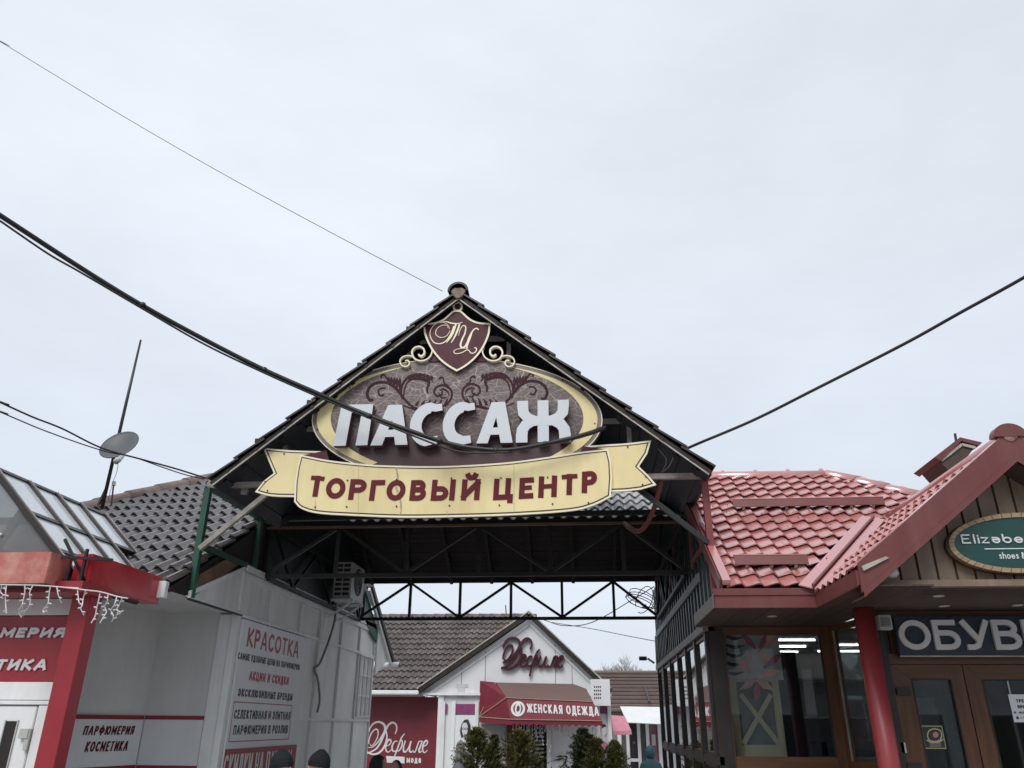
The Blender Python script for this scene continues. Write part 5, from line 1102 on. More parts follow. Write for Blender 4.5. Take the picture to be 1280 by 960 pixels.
def zroof(x): return bay_pk.z-.20-abs(x-bay_pk.x)*bsl
x = 2.45; k = 0
while x < 5.1:
    w = .128; x2 = x+w
    z_a, z_b = zroof(x), zroof(x2)
    if min(z_a, z_b) > zb1+.02:
        pts = [(x, PYW, zb1), (x2, PYW, zb1), (x2, PYW, z_b)]
        if x < bay_pk.x < x2: pts.append((bay_pk.x, PYW, zroof(bay_pk.x)))
        pts.append((x, PYW, z_a)); b = BM(); prism(b, pts, (0, .02, 0)); obj('gable_plank', b, M_plank, rs)
    x += .148
b = BM(); prism(b, [(2.3, PYW+.022, zb1), (2*bay_pk.x-2.3, PYW+.022, zb1), (bay_pk.x, PYW+.022, bay_pk.z-.1)], (0, .03, 0)); obj('gable_backing', b, mat('brown_groove', (.07, .042, .025), .7, .2), rs)
pbox('gable_base_beam', 2.30, 5.0, PYW-.06, PYW+.1, zb0-.03, zb1, M_plank, rs, .004)
pbox('gable_base_beam', 2.30, 5.0, PYW-.03, PYW+.12, ZS+.0, zb0-.031, M_soffit, rs)
# roof ventilator on the bay
tv = thing('roof_ventilator', A(1200, 580, Y=8.6), 'small gabled red roof ventilator poking above the bay roof', 'roof ventilator')
VY = 8.4
def vp_(u, v, d=0): return A(u, v, Y=VY)+Vector((0, d, 0))
for q, mm in (([(1168, 571.5), (1200, 546.5), (1202, 551), (1176, 576)], M_red_trim), ([(1200, 546.5), (1228, 553), (1224, 557), (1202, 551)], M_red_trim)):
    b = BM(); prism(b, [vp_(*p) for p in q], (0, .6, 0)); obj('ventilator_roof', b, mm, tv)
b = BM(); prism(b, [vp_(u, v, .03) for u, v in ((1176, 575), (1202, 555), (1219, 559), (1196, 590), (1186, 586))], (0, .5, 0)); obj('ventilator_body', b, M_soffit, tv)
pbar('ventilator_trim', vp_(1177, 575, .02), vp_(1203, 555, .02), .02, .03, M_pale_steel, tv); pbar('ventilator_trim', vp_(1203, 555, .02), vp_(1220, 559, .02), .02, .03, M_pale_steel, tv)
pbar('finial', vp_(1200, 547, .1), vp_(1198.5, 538, .1), .02, .02, M_dkbrown, tv)
# oval green sign
og = thing('green_oval_sign', A(1270, 679, Y=6.68), 'dark green oval shop sign with wooden rim on the plank gable', 'sign')
OB = Board((0, 6.70, 0), (1, 0, 0), (0, 0, 1), (0, -1, 0))
ce = (1275, 679)
def oe(a, bb, n=44): return [OB.px(ce[0]+a*math.cos(2*math.pi*k/n), ce[1]-bb*math.sin(2*math.pi*k/n)) for k in range(n)]
outer, inner = oe(90, 37.5), oe(83.5, 32)
for k in range(44):
    j = (k+1) % 44; g_ = .04
    q = [Vector(outer[k]).lerp(Vector(outer[j]), g_), Vector(outer[k]).lerp(Vector(outer[j]), 1-g_), Vector(inner[k]).lerp(Vector(inner[j]), 1-g_), Vector(inner[k]).lerp(Vector(inner[j]), g_)]
    b = BM(); plate(b, OB, [(p.x, p.y) for p in q], -.04, .02+random.uniform(-.001, .001)); obj('rim_block', b, M_signwood, og)
b = BM(); plate(b, OB, oe(86, 34.5), -.06, .006); obj('sign_face', b, M_signgreen, og)
b = BM(); plate(b, OB, oe(91, 38.5), -.07, -.041); obj('sign_back', b, MATS['brown_groove'], og)
x0, y0 = OB.px(1202, 680); x1 = OB.px(1279, 680)[0]; ht = OB.px(1202, 668.5)[1]-y0
letters(OB, 'Elizəbe', x0, x1, y0, ht, .0115, .007, .016, M_white_print, og, gap=.2, split=True)
x0, y0 = OB.px(1230, 686.5); b = BM(); ribbon(b, OB, [(x0, y0), (OB.px(1320, 686.5)[0], y0)], .008, .007, .012); obj('rule', b, M_white_print, og)
x0, y0 = OB.px(1249, 699); x1 = OB.px(1282, 699)[0]; ht = OB.px(1249, 691)[1]-y0
letters(OB, 'shoes &', x0, x1, y0, ht*1.05, .0065, .007, .012, M_white_print, og, gap=.16, space=.3)
# ОБУВЬ sign
ob = thing('shoe_sign', A(1200, 795, Y=7.95), 'long navy sign with raised silver ОБУВЬ letters above the doors', 'sign')
QB = Board((0, 7.95, 0), (1, 0, 0), (0, 0, 1), (0, -1, 0))
xl_, zt_ = QB.px(1116, 767); _, zb_2 = QB.px(1116, 820); pbox('panel', xl_, 5.1, 7.95, 8.03, zb_2, min(zt_, ZS-.055), M_navysign, ob, .004)
pbox('panel_edge', xl_-.004, 5.1, 7.945, 7.955, zb_2-.008, zb_2+.004, M_pale_steel, ob)
x0, y0 = QB.px(1126, 812.5); x1 = QB.px(1314, 812.5)[0]; ht = QB.px(1126, 775.5)[1]-y0
letters(QB, 'ОБУВЬ', x0, x1, y0, ht, .047, .0, .03, M_silver_letter, ob, name='letter', split=True, gap=.10)
fl_ = thing('wall_lamp', A(1107, 778, Y=7.9), 'small off-white louvred lamp at the left end of the navy sign', 'lamp')
p, q = A(1100, 787, Y=7.86), A(1113.5, 768.5, Y=7.86); pbox('housing', p.x, q.x, 7.86, 7.93, p.z, q.z, M_plastic, fl_, .006)
for k in range(6):
    z = p.z+.03+(q.z-p.z-.06)*k/5; pbox('louvre', p.x+.018, q.x-.018, 7.852, 7.859, z-.004, z+.004, M_cable_grey, fl_)
# papers
nt1 = thing('black_door_sticker', (dx(1167, 921), DY, dz(1167, 921)), 'square black sticker with a gold badge on the left door glass', 'sticker')
NB = Board((0, DY+.022, 0), (1, 0, 0), (0, 0, 1), (0, -1, 0))
def nrect(b, u0, v0, u1, v1, d0, d1):
    x0, z1__ = NB.px(u0, v0); x1, z0 = NB.px(u1, v1); plate(b, NB, [(x0, z0), (x1, z0), (x1, z1__), (x0, z1__)], d0, d1)
b = BM(); nrect(b, 1151, 907, 1183, 936, 0, .002); obj('gold_edge', b, mat('gold_print', (.45, .42, .25), .5, .1), nt1)
b = BM(); nrect(b, 1152.2, 908.2, 1181.8, 934.8, .002, .004); obj('black_field', b, M_black_print, nt1)
b = BM(); cx_, cy_ = 1168, 919
ribbon(b, NB, [NB.px(cx_+10*math.cos(a)*(1 if abs(math.cos(a)) < .8 else .9), cy_-8.0*math.sin(a)) for a in [2*math.pi*k/16 for k in range(16)]], .010, .004, .006, closed=True)
ribbon(b, NB, [NB.px(1158, 925), NB.px(1163, 928), NB.px(1173, 928), NB.px(1179, 924)], .010, .004, .0062)
for v_ in (930, 932.5): ribbon(b, NB, [NB.px(1162, v_), NB.px(1176, v_)], .005, .004, .006)
obj('gold_badge', b, MATS['gold_print'], nt1)
b = BM(); plate(b, NB, [NB.px(1169+3.6*math.cos(a), 918.5-3.8*math.sin(a)) for a in [2*math.pi*k/12 for k in range(12)]], .006, .008); obj('pink_centre', b, mat('dull_pink', (.45, .22, .17), .5, .2), nt1)
nt2 = thing('paper_notice', (dx(1275, 885), DY, dz(1275, 885)), 'white paper vacancy notice taped inside the right door glass', 'notice')
b = BM(); nrect(b, 1259.5, 868, 1306, 903, .004, .006); obj('paper', b, mat('white_paper', (.72, .74, .78), .6, .03), nt2)
for txt, u0, u1, vt, vb in (('ТРЕБУЕТСЯ', 1270, 1300, 874, 878), ('ПРОДАВЕЦ', 1272, 1297, 881.5, 885.5), ('С ОПЫТОМ', 1267, 1300, 889.5, 892), ('8-91', 1270, 1287, 895.5, 899)):
    x0, y0 = NB.px(u0, vb); x1 = NB.px(u1, vb)[0]; letters(NB, txt, x0, x1, y0, NB.px(u0, vt)[1]-y0, .0065, .006, .008, M_black_print, nt2)

# security camera at the far end of the glazed wall
sc_ = thing('security_camera', A(805, 823, Y=16.1), 'small black security camera on an arm at the far end of the glazed wall', 'camera')
p = A(803, 823, Y=16.1); b = BM(); tube(b, [p+Vector((-.06, 0, 0)), p+Vector((.08, .02, 0))], .04, 10); obj('camera_body', b, M_black, sc_, smooth=True)
pbar('camera_arm', p+Vector((.1, .02, 0)), A(818, 829, Y=16.1), .04, .04, M_plastic, sc_); pbar('conduit', A(820, 795, Y=16.05), A(822, 835, Y=16.05), .05, .05, M_pale_steel, sc_, up=(0, 1, 0))

# ================================================================== WHITE GABLED FASHION SHOP (far)
DFY = 22.0
df = thing('fashion_shop', (-2, DFY, 0), 'white gabled fashion shop with brown tiled roof seen through the passage', 'shop')
def dp(u, v, Y=DFY): return A(u, v, Y=Y)
pk = dp(662, 770); le = dp(523, 866); re = dp(764, 866)
zE = le.z
FBd = Board((0, DFY, 0), (1, 0, 0), (0, 0, 1), (0, -1, 0))
b = BM(); prism(b, [Vector((le.x+.05, DFY, zE)), Vector((re.x-.05, DFY, zE)), Vector((pk.x, DFY, pk.z-.06))], (0, .2, 0)); obj('gable_wall', b, M_plaster, df)
xw0 = dp(548, 900).x
pbox('front_wall', xw0, re.x-.1, DFY+.02, DFY+.2, 0, zE-.002, M_plaster, df)
for c in (le, re):
    s_ = (pk-c).normalized(); c = c-s_*.0
    pbar('verge_board', c+Vector((0, -.22, .03)), pk+Vector((0, -.22, .03)), .06, .12, M_dkbrown, df, up=(0, 0, 1)); pbar('verge_cap', c+Vector((0, -.2, .10)), pk+Vector((0, -.2, .10)), .14, .03, M_pale_steel, df)
    pbar('inner_trim', c+Vector((0, -.02, -.22))+s_*.25, pk+Vector((0, -.02, -.22)), .04, .05, M_white, df)
pbar('eave_ledge', (le.x, DFY-.06, zE-.03), (re.x, DFY-.06, zE-.03), .1, .06, M_white, df)
for x in (dp(577, 840).x, dp(607, 820).x, dp(694, 820).x, dp(715, 840).x): 
    t_ = 1-abs(x-pk.x)/((pk.x-le.x) if x < pk.x else (re.x-pk.x)); pbox('panel_joint', x-.008, x+.008, DFY-.006, DFY, zE+.02, zE+(pk.z-zE)*t_-.12, M_cable_grey, df)
# left main roof: eave from beyond the passage wall to the gable
e0 = dp(440, 872, 22.6); eR = Vector((le.x+.25, 22.0, zE)); 
RO = Vector((-7.9, DFY-.3, zE+.06)); rr1 = dp(640, 771, 24.6)
slo = (rr1.z-zE)/(24.6-DFY+.3)
srf = Vector((0, 1, slo)).normalized(); nrf = Vector((0, -slo, 1)).normalized()
Lr = (24.6-DFY+.3)*math.sqrt(1+slo*slo); nrow = 14
td = tile_mesh('fashion_tile', M_far_tile, .34, Lr/nrow*1.1, .030, 2, .03, .04, 12)
def clipD(x, s_):
    X = RO.x+x; y = DFY-.3+s_/math.sqrt(1+slo*slo); z = zE+(y-DFY+.3)*slo
    t_ = (z-zE)/(pk.z-zE); return X < le.x+(pk.x-le.x)*t_+.0
tiles(df, td, RO, (1, 0, 0), srf, 18, nrow, .34, Lr/nrow, clip=clipD)
b = BM(); prism(b, [RO-Vector((0, 0, .03)), Vector((le.x+.1, DFY-.3, zE+.03)), Vector((pk.x, 24.6, rr1.z-.03)), Vector((RO.x, 24.6, rr1.z-.03))], (0, 0, -.04)); obj('roof_deck', b, M_wood_dark, df)
cap_tiles(df, (RO.x, 24.62, rr1.z+.0), (pk.x, 24.62, rr1.z), .13, .36, M_far_tile)
pbar('roof_spike', (dp(633, 770, 24.6).x, 24.6, rr1.z), (dp(632, 757, 24.6).x, 24.6, rr1.z+.35), .03, .03, M_dkbrown, df, up=(0, 1, 0))
b = BM(); prism(b, [Vector((le.x, DFY-.1, zE)), pk, pk+Vector((0, 2.6, 0)), Vector((le.x, 24.6, zE))], (0, 0, -.03)); obj('gable_roof_deck', b, M_wood_dark, df)
b = BM(); prism(b, [Vector((re.x, DFY-.1, zE)), pk, pk+Vector((0, 2.6, 0)), Vector((re.x, 24.6, zE))], (0, 0, -.03)); obj('gable_roof_deck', b, M_wood_dark, df)
pbox('gutter', -8, le.x+.08, DFY-.42, DFY-.3, zE-.06, zE+.05, M_white, df, .02)
pbox('eave_soffit', -8, le.x+.1, DFY-.3, DFY+.45, zE-.09, zE-.06, mat('beige_soffit', (.33, .30, .25), .7, .1), df)
pbox('maroon_wall', -8, xw0, DFY+.4, DFY+.5, 0, zE-.09, M_def_red, df)
# white framed shop window strip
def fr(nm, u0, v0, u1, v1, m, y=DFY, th=.05, par=df):
    p, q = A(u0, v1, Y=y), A(u1, v0, Y=y); return pbox(nm, p.x, q.x, y, y+th, p.z, q.z, m, par)
pbox('corner_pilaster', xw0-.02, dp(554, 900).x, DFY-.04, DFY+.42, 0, zE-.06, M_white, df)
for u in (554, 567, 596, 738, 748, 762): x = dp(u, 900).x; pbox('window_mullion', x-.045, x+.045, DFY-.05, DFY+.02, 0, dp(600, 877).z, M_white, df)
for u0, u1 in ((553.5, 559.5), (568, 595), (742, 763)): fr('magenta_band', u0, 880, u1, 892, M_magenta, DFY-.02, .02)
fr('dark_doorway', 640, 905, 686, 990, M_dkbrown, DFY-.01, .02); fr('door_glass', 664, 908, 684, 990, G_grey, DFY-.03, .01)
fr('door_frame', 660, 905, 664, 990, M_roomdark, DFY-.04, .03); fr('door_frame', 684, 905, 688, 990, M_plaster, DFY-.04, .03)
fr('side_door', 633, 906, 650, 990, mat('maroon_dim', (.09, .015, .02), .5, .2), DFY-.035, .02)
fr('grey_shutter', 600, 906, 632, 990, M_roomgrey, DFY-.02, .015)
for k, v_ in enumerate(range(915, 950, 5)): fr('price_line', 668, v_, 680, v_+2, M_roomgrey, DFY-.045, .01)
# old lamp mark on the gable
fr('faded_lamp_patch', 571, 858, 581, 872, mat('pale_grey_mark', (.52, .53, .52), .7, .05), DFY-.01, .008); fr('faded_lamp_patch', 570, 855, 585, 859, MATS['pale_grey_mark'], DFY-.012, .008)
# white parapet box with square holes
pb_ = fr('parapet_box', 739, 849, 762, 882, M_plaster, DFY-.45, .8)
for i in range(4):
    for j in range(4): fr('vent_hole', 742.5+i*2.4, 857.5+j*4.6, 743.9+i*2.4, 859.7+j*4.6, M_plastic_dk, DFY-.453, .01, pb_)
# posters
def poster(nm, pts_hair, label, extra):
    pst = thing(nm, dp(*pts_hair[0]), label, 'poster'); return pst
PB = Board((0, DFY-.03, 0), (1, 0, 0), (0, 0, 1), (0, -1, 0))
p1 = thing('fashion_poster', dp(581, 920), 'grey and white window print of a woman with long dark hair and glasses', 'poster')
def pz(x, y): return PB.px(x/5.333+560, y/5.333+850)
def shape(nm, pts, m, par, d, B=None):
    b = BM(); plate(b, B or PB, [pz(*p) for p in pts], d-.004, d); obj(nm, b, m, par)
shape('print_ground', [(30, 235), (190, 235), (190, 640), (20, 640)], M_sign_white, p1, .0)
shape('cloak', [(85, 395), (110, 420), (115, 470), (110, 560), (105, 640), (35, 640), (55, 430)], mat('print_grey', (.19, .18, .19), .6, .2, 8), p1, .012)
shape('neck', [(105, 385), (130, 385), (130, 540), (110, 480)], mat('print_pale', (.6, .6, .6), .6, .05), p1, .006)
shape('hair', [(88, 385), (80, 340), (92, 290), (110, 265), (135, 262), (150, 300), (152, 380), (148, 470), (130, 395), (125, 360)], M_black_print, p1, .016)
shape('face', [(95, 300), (102, 285), (125, 285), (133, 310), (130, 350), (115, 380), (102, 375), (94, 340)], MATS['print_pale'], p1, .022)
b = BM()
for c in (104, 122): ribbon(b, PB, [pz(c+8*math.cos(a), 325+6*math.sin(a)) for a in [2*math.pi*k/10 for k in range(10)]], .008, .02, .026, closed=True)
ribbon(b, PB, [pz(106, 362), pz(118, 362)], .010, .02, .026); obj('glasses_and_mouth', b, M_black_print, p1)
p2 = thing('fashion_poster', dp(755, 920), 'window print of a dark haired woman in a bright pink top by the awning', 'poster')
shape('hair', [(1015, 360), (1012, 315), (1025, 295), (1045, 292), (1055, 310), (1030, 318), (1024, 345)], M_black_print, p2, .016)
shape('face', [(1022, 345), (1028, 318), (1050, 310), (1056, 345), (1045, 375), (1030, 380)], MATS['print_pale'], p2, .012)
shape('neck', [(1025, 375), (1045, 372), (1055, 410), (1020, 410)], MATS['print_pale'], p2, .008)
shape('dress', [(1010, 415), (1035, 405), (1062, 420), (1068, 460), (1040, 515), (1018, 500), (1005, 450)], M_pink, p2, .018)
p3 = thing('floral_wall_print', dp(697, 945), 'small dark dancer-like curl print on the white panel beside the doorway', 'poster')
b = BM()
for pts in ([(700, 535), (740, 530), (770, 520)], [(720, 512), (750, 508), (760, 515)], [(770, 525), (785, 540), (770, 565), (745, 585)], [(760, 508), (790, 512), (785, 535)], [(790, 560), (800, 590)]):
    stroke(b, PB, pts, (.01, .05, .02), .0, .006+.001*len(pts), pz)
obj('curl', b, M_black_print, p3)
# fashion shop script logo
logo = [([(212, 668), (238, 692), (280, 645), (312, 570), (308, 505), (275, 498), (232, 545), (205, 620), (200, 670)], (5, 16, 12)),
 ([(195, 715), (250, 705), (310, 650), (365, 570), (398, 500), (385, 440), (330, 408), (270, 420), (225, 465), (200, 530)], (8, 26, 16)),
 ([(175, 790), (240, 760), (300, 720), (350, 640), (390, 540), (430, 455), (480, 415), (525, 435), (538, 490), (518, 552)], (14, 26, 12)),
 ([(185, 768), (235, 792), (300, 788), (360, 745), (402, 670), (420, 580), (405, 490)], (14, 24, 14)),
 ([(405, 700), (450, 680), (470, 640), (452, 618), (425, 640), (405, 700), (412, 755), (440, 768), (475, 738)], (10, 22, 8)),
 ([(632, 548), (598, 590), (570, 660), (545, 730), (512, 818)], (10, 18, 14)), ([(548, 640), (515, 640), (485, 690), (485, 745), (515, 760), (550, 730)], (8, 20, 8)), ([(575, 640), (595, 625), (605, 660), (592, 715), (560, 755), (545, 752)], (8, 20, 8)),
 ([(628, 640), (640, 640), (622, 700), (620, 755), (645, 765), (680, 715), (705, 640)], (8, 20, 10)), ([(712, 636), (695, 700), (692, 755), (715, 768), (738, 745)], (14, 20, 8)),
 ([(735, 768), (758, 765), (780, 710), (800, 650), (818, 638)], (12, 16, 10)), ([(845, 636), (825, 690), (805, 745), (815, 772), (840, 755)], (14, 22, 8)), ([(800, 640), (845, 636)], (10, 10, 10)),
 ([(850, 705), (890, 685), (908, 650), (892, 632), (868, 652), (850, 700), (850, 755), (875, 775), (905, 745)], (10, 22, 8))]
lg1 = thing('maroon_script_sign', dp(665, 820), 'raised maroon script Дефиле sign on the white gable', 'sign')
GBd = Board((0, DFY-.01, 0), (1, 0, 0), (0, 0, 1), (0, -1, 0))
def g1(x, y): return GBd.px((x-175)/737*78+626.5, (y-405)*(.100 if y < 790 else .34)+797.5-(0 if y < 790 else 92.4))
gm = (GBd.px(700, 820)[0]-GBd.px(600, 820)[0])/100*.105
for k, (pts, w) in enumerate(logo):
    b = BM(); stroke(b, GBd, pts, tuple(max(18, q*1.2) for q in w), .02, .11+.003*(k % 4), g1, sc=gm); obj('script_stroke', b, mat('gloss_maroon', (.06, .012, .022), .25, .1), lg1)
lg2 = thing('white_script_sign', A(500, 930, Y=DFY+.4), 'flat white script Дефиле lettering with мода on the maroon wall', 'sign')
HB = Board((0, DFY+.395, 0), (1, 0, 0), (0, 0, 1), (0, -1, 0))
def g2(x, y): return HB.px(x/9.6+440, y/9.6+860)
hm = (HB.px(540, 930)[0]-HB.px(440, 930)[0])/960
b = BM()
for k, (pts, w) in enumerate(logo): stroke(b, HB, pts, w, .0, .006+.001*(k % 5), g2, sc=hm)
obj('script', b, M_white_print, lg2)
b = BM(); plate(b, HB, [g2(*p) for p in ((410, 815), (632, 825), (632, 905), (420, 895))], .0, .01); obj('white_label', b, M_white_print, lg2)
x0, y0 = g2(655, 898); x1 = g2(828, 898)[0]; letters(HB, 'мода', x0, x1, y0, (g2(655, 835)[1]-y0)*1.25, .03, 0, .01, M_white_print, lg2, gap=.2)
# burgundy awning
aw = thing('burgundy_awning', dp(680, 890), 'burgundy awning reading ЖЕНСКАЯ ОДЕЖДА over the fashion shop entrance', 'awning')
AY = DFY-1.0
def aq(nm, pts, m, par=aw, off=(0, .02, 0)):
    b = BM(); prism(b, pts, off); return obj(nm, b, m, par)
tL, tR = A(600, 851, Y=DFY-.1), A(717, 855, Y=DFY-.1); mL, mR = A(633, 872, Y=AY), A(741, 877, Y=AY); bL, bR = A(638, 899, Y=AY-.12), A(753, 901, Y=AY-.12); kL = A(599, 896, Y=DFY-.1); tR2 = A(733, 861, Y=DFY-.3)
tL2 = A(620, 853, Y=DFY-.45)
aq('awning_top', [tL2, tR, tR2, mR, mL], M_awn_top, off=(0, .02, -.01))
aq('awning_side', [tL, tL2, mL, bL, kL], M_awn)
aq('awning_front', [mL, mR, bR, bL], M_awn)
n_ = 14; val = [bL.lerp(bR, k/n_) for k in range(n_+1)]
b = BM(); pts = list(val)
lowp = []
for k in range(n_, -1, -1):
    lowp.append(val[k]-Vector((0, 0, .14)));
    if k: lowp.append(val[k].lerp(val[k-1], .5)-Vector((0, 0, .10)))
prism(b, pts+lowp, (0, .02, 0)); obj('valance', b, M_awn, aw)
aq('valance_side', [kL, bL, bL-Vector((0, 0, .13)), kL-Vector((0, 0, .13))], M_awn)
for a, c in ((tL2, kL), (mL, kL), (kL, bL), (bL, bR), (mL, mR)): pbar('piping', a+Vector((0, -.015, 0)), c+Vector((0, -.015, 0)), .02, .02, mat('tan_piping', (.35, .25, .17), .6, .1), aw)
fn = (bL-mL).cross(mR-mL).normalized(); fn = fn if fn.y < 0 else -fn
ux1 = (mR-mL).normalized(); EB = Board(bL, ux1, fn.cross(ux1) if fn.cross(ux1).z > 0 else -fn.cross(ux1), fn)
x0, y0 = EB.px(659, 892); x1 = EB.px(749, 893.5)[0]; ht = EB.px(659, 881)[1]-y0
letters(EB, 'ЖЕНСКАЯ ОДЕЖДА', x0, x1, (y0+EB.px(750, 893.5)[1])/2, ht, .034, .004, .012, M_white_print, aw, shear=-.12, gap=.24)
cc = EB.px(647.5, 886)
b = BM(); ribbon(b, EB, [(cc[0]+.15*math.cos(a), cc[1]+.155*math.sin(a)) for a in [2*math.pi*k/20 for k in range(20)]], .055, .004, .010, closed=True)
ribbon(b, EB, [(cc[0]+.055*math.cos(a), cc[1]+.11*math.sin(a)) for a in [2*math.pi*k/16 for k in range(16)]], .05, .004, .012, closed=True)
obj('round_emblem', b, M_white_print, aw)
b = BM()
for k in (-1, 0, 1): ribbon(b, EB, [(cc[0]+k*.03, cc[1]-.05), (cc[0]+k*.03+.01, cc[1]+.06)], .014, .013, .016)
obj('emblem_figure', b, M_black_print, aw)
ic = thing('awning_lights', dp(680, 915, AY), 'pale icicle lights hanging under the burgundy awning', 'fairy lights')
for k in range(34):
    c = bL.lerp(bR, (k+.5)/34)+Vector((0, .35+.2*random.random(), -.1)); ln = random.choice((.15, .25, .45, .6, .35)); b = BM()
    P = [c+Vector((random.uniform(-.02, .02), 0, -ln*i/5)) for i in range(6)]; tube(b, P, .007, 4)
    for p in P[1:]: tube(b, [p, p+Vector((random.uniform(-.03, .03), 0, -.03))], .017, 4)
    obj('light_strand', b, M_lights, ic)

# ================================================================== FAR SHOP
fs = thing('far_shop', (2, 30, 0), 'low far shop with ribbed brown roof and white glazed front', 'shop')
def f3(u, v, Y=30): return A(u, v, Y=Y)
r0, r1, r2, r3 = f3(728, 838, 33), f3(850, 846, 33), f3(850, 890, 29.6), f3(728, 878, 29.6)
b = BM(); prism(b, [Vector((-1.5, 29.6, r2.z+.02)), Vector((6, 29.6, r2.z+.02)), Vector((6, 33, r0.z)), Vector((-1.5, 33, r0.z))], (0, 0, -.05)); obj('roof', b, M_brownroof, fs)
for k in range(11):
    t0 = k/11; y = 29.6+3.4*t0; z = r2.z+.04+(r0.z-r2.z)*t0; pbar('roof_rib', (-1.5, y, z), (6, y, z), .14, .07, M_brownroof, fs)
ls_s = [f3(806, 862, 31.4), f3(812, 882, 29.6)]; pbar('roof_ladder', ls_s[0]+Vector((0, 0, .12)), ls_s[1]+Vector((0, 0, .12)), .05, .05, M_dkbrown, fs)
w0 = f3(776, 884, 29.2); w1 = f3(850, 907, 28.3)
b = BM(); prism(b, [f3(775, 883, 29.4), f3(850, 884, 29.4), f3(850, 906, 28.4), f3(784, 903, 28.4)], (0, .03, -.02)); obj('white_canopy', b, M_plaster, fs)
pbox('back_wall', -1.5, 6, 30.2, 30.3, 0, r2.z, M_roomgrey, fs)
for u0, u1, m_ in ((772, 777, M_white), (783, 787, M_white), (797, 801, M_white), (808, 812, M_white), (823, 827, M_white)): p = f3(u0, 930, 30); q = f3(u1, 930, 30); pbox('frame_post', p.x, q.x, 29.95, 30.05, 0, r2.z-.3, m_, fs)
for u0, u1, m_ in ((777, 783, M_roomdark), (788, 797, M_dkbrown), (801, 808, M_roomdark), (812, 823, mat('dim_pink_panel', (.24, .12, .15), .6, .3, 2)), (827, 840, M_roomgrey)):
    p = f3(u0, 930, 30); q = f3(u1, 930, 30); pbox('shop_pane', p.x, q.x, 30.06, 30.08, .1, r2.z-.35, m_, fs)
pbox('cross_rail', f3(785, 930, 30).x, f3(799, 930, 30).x, 29.94, 30.04, f3(790, 952, 30).z, f3(790, 948, 30).z, M_white, fs)
fr('price_note', 815, 918, 819, 932, M_plastic, 29.9, .01, fs); fr('door_note', 791, 927, 794, 930, M_magenta, 29.93, .01, fs)
pa = thing('pink_awning', f3(779, 905, 27), 'small pink cloth awning left of the far white shop front', 'awning')
PY = 27.5
b = BM(); prism(b, [A(764, 894, Y=PY+.6), A(781, 895, Y=PY+.6), A(789, 913, Y=PY), A(766, 914, Y=PY)], (0, .02, 0)); obj('awning_cloth', b, M_pink, pa)
b = BM(); prism(b, [A(766, 914, Y=PY), A(789, 913, Y=PY), A(790, 918, Y=PY), A(767, 919, Y=PY)], (0, .02, 0)); obj('valance', b, M_pink, pa)
# white end wall between shops
tag(pbox('side_wall', A(757, 900, Y=24).x, A(762, 900, Y=24).x, 22.3, 29.5, 0, 2.6, M_plaster, None), 'narrow white side wall between the fashion shop and the pink awning', 'wall')

# bare trees far behind
def bare_tree(u, ytop, Y, label, spread):
    base = A(u, 905, Y=Y); base.z = 0; H = A(u, ytop, Y=Y).z
    t_ = thing('bare_tree', base, label, 'tree', 'bare trees beyond the far roof')
    b = BM(); tube(b, [base, base+Vector((0, 0, H*.55))], [.22, .13], 7); obj('trunk', b, M_bark, t_)
    b = BM()
    def grow(p, d, ln, r, k):
        q = p+d*ln; tube(b, [p, q], [r, r*.65], 4, cap=False)
        if k == 0: return
        for _ in range(3 if k > 1 else 4):
            dn = (d+Vector((random.gauss(0, .45), random.gauss(0, .45), random.uniform(.0, .45)))).normalized(); grow(p.lerp(q, random.uniform(.55, 1)), dn, ln*random.uniform(.6, .8), r*.6, k-1)
    for a in range(6):
        d = Vector((math.cos(a*1.05)*spread, math.sin(a*1.05)*spread, 1)).normalized(); grow(base+Vector((0, 0, H*(.38+.03*a))), d, H*.22, .07, 4)
    obj('crown', b, mat('twig_grey', (.28, .24, .23), .9, .2), t_)
for u, yt, Y in ((740, 832, 60), (758, 834, 62), (776, 826, 60), (789, 829, 61)):
    bare_tree(u, yt, Y, {740: 'leftmost pale bare tree showing above the far brown roof', 758: 'low bare tree second from the left above the far brown roof', 776: 'tallest bare tree above the far brown roof', 789: 'rightmost bare tree above the far brown roof'}[u], .6)

# spruces in front of the fashion shop
def spruce(u, vtop, Y, w, label, m):
    top_ = A(u, vtop, Y=Y); base = Vector((top_.x, Y, .35)); H = top_.z-.35
    t_ = thing('potted_spruce', (top_.x, Y, 0), label, 'spruce', 'small spruces in front of the fashion shop')
    b = BM(); tube(b, [base-Vector((0, 0, .1)), top_], [.04, .008], 6); obj('trunk', b, M_bark, t_)
    b = BM(); tube(b, [(top_.x, Y, 0), (top_.x, Y, .4)], [.2, .26], 12); obj('pot', b, M_kiosk_red, t_)
    b = BM()
    for k in range(280):
        f = random.random()**.8; z = base.z+H*f; r_ = w*(1-f)**.7*random.choice((.55, .8, 1.0, 1.25))*random.uniform(.85, 1.1)+.05; a = random.uniform(0, 6.283)
        p0 = Vector((top_.x, Y, z)); out = Vector((math.cos(a), math.sin(a), random.uniform(.1, .9))).normalized(); tip = p0+out*r_
        for q in range(11):
            c = p0.lerp(tip, .25+.75*q/10); s_ = .065*(1.25-q/16)
            for _ in range(3):
                d = (out*.6+Vector((random.gauss(0, .6), random.gauss(0, .6), random.gauss(.15, .5)))).normalized(); sd2 = d.cross(Vector((random.random(), random.random(), 1))).normalized()*.012
                v_ = [b.verts.new(x_) for x_ in (c-sd2, c+sd2, c+d*s_*1.5)]; b.faces.new(v_)
    obj('foliage', b, m, t_)
spruce(597, 913, 18.5, .85, 'yellowish green spruce left of the awning doorway', M_spruce)
spruce(617, 922, 19.2, .35, 'dark narrow spruce standing behind the yellowish one on the left', M_spruce2)
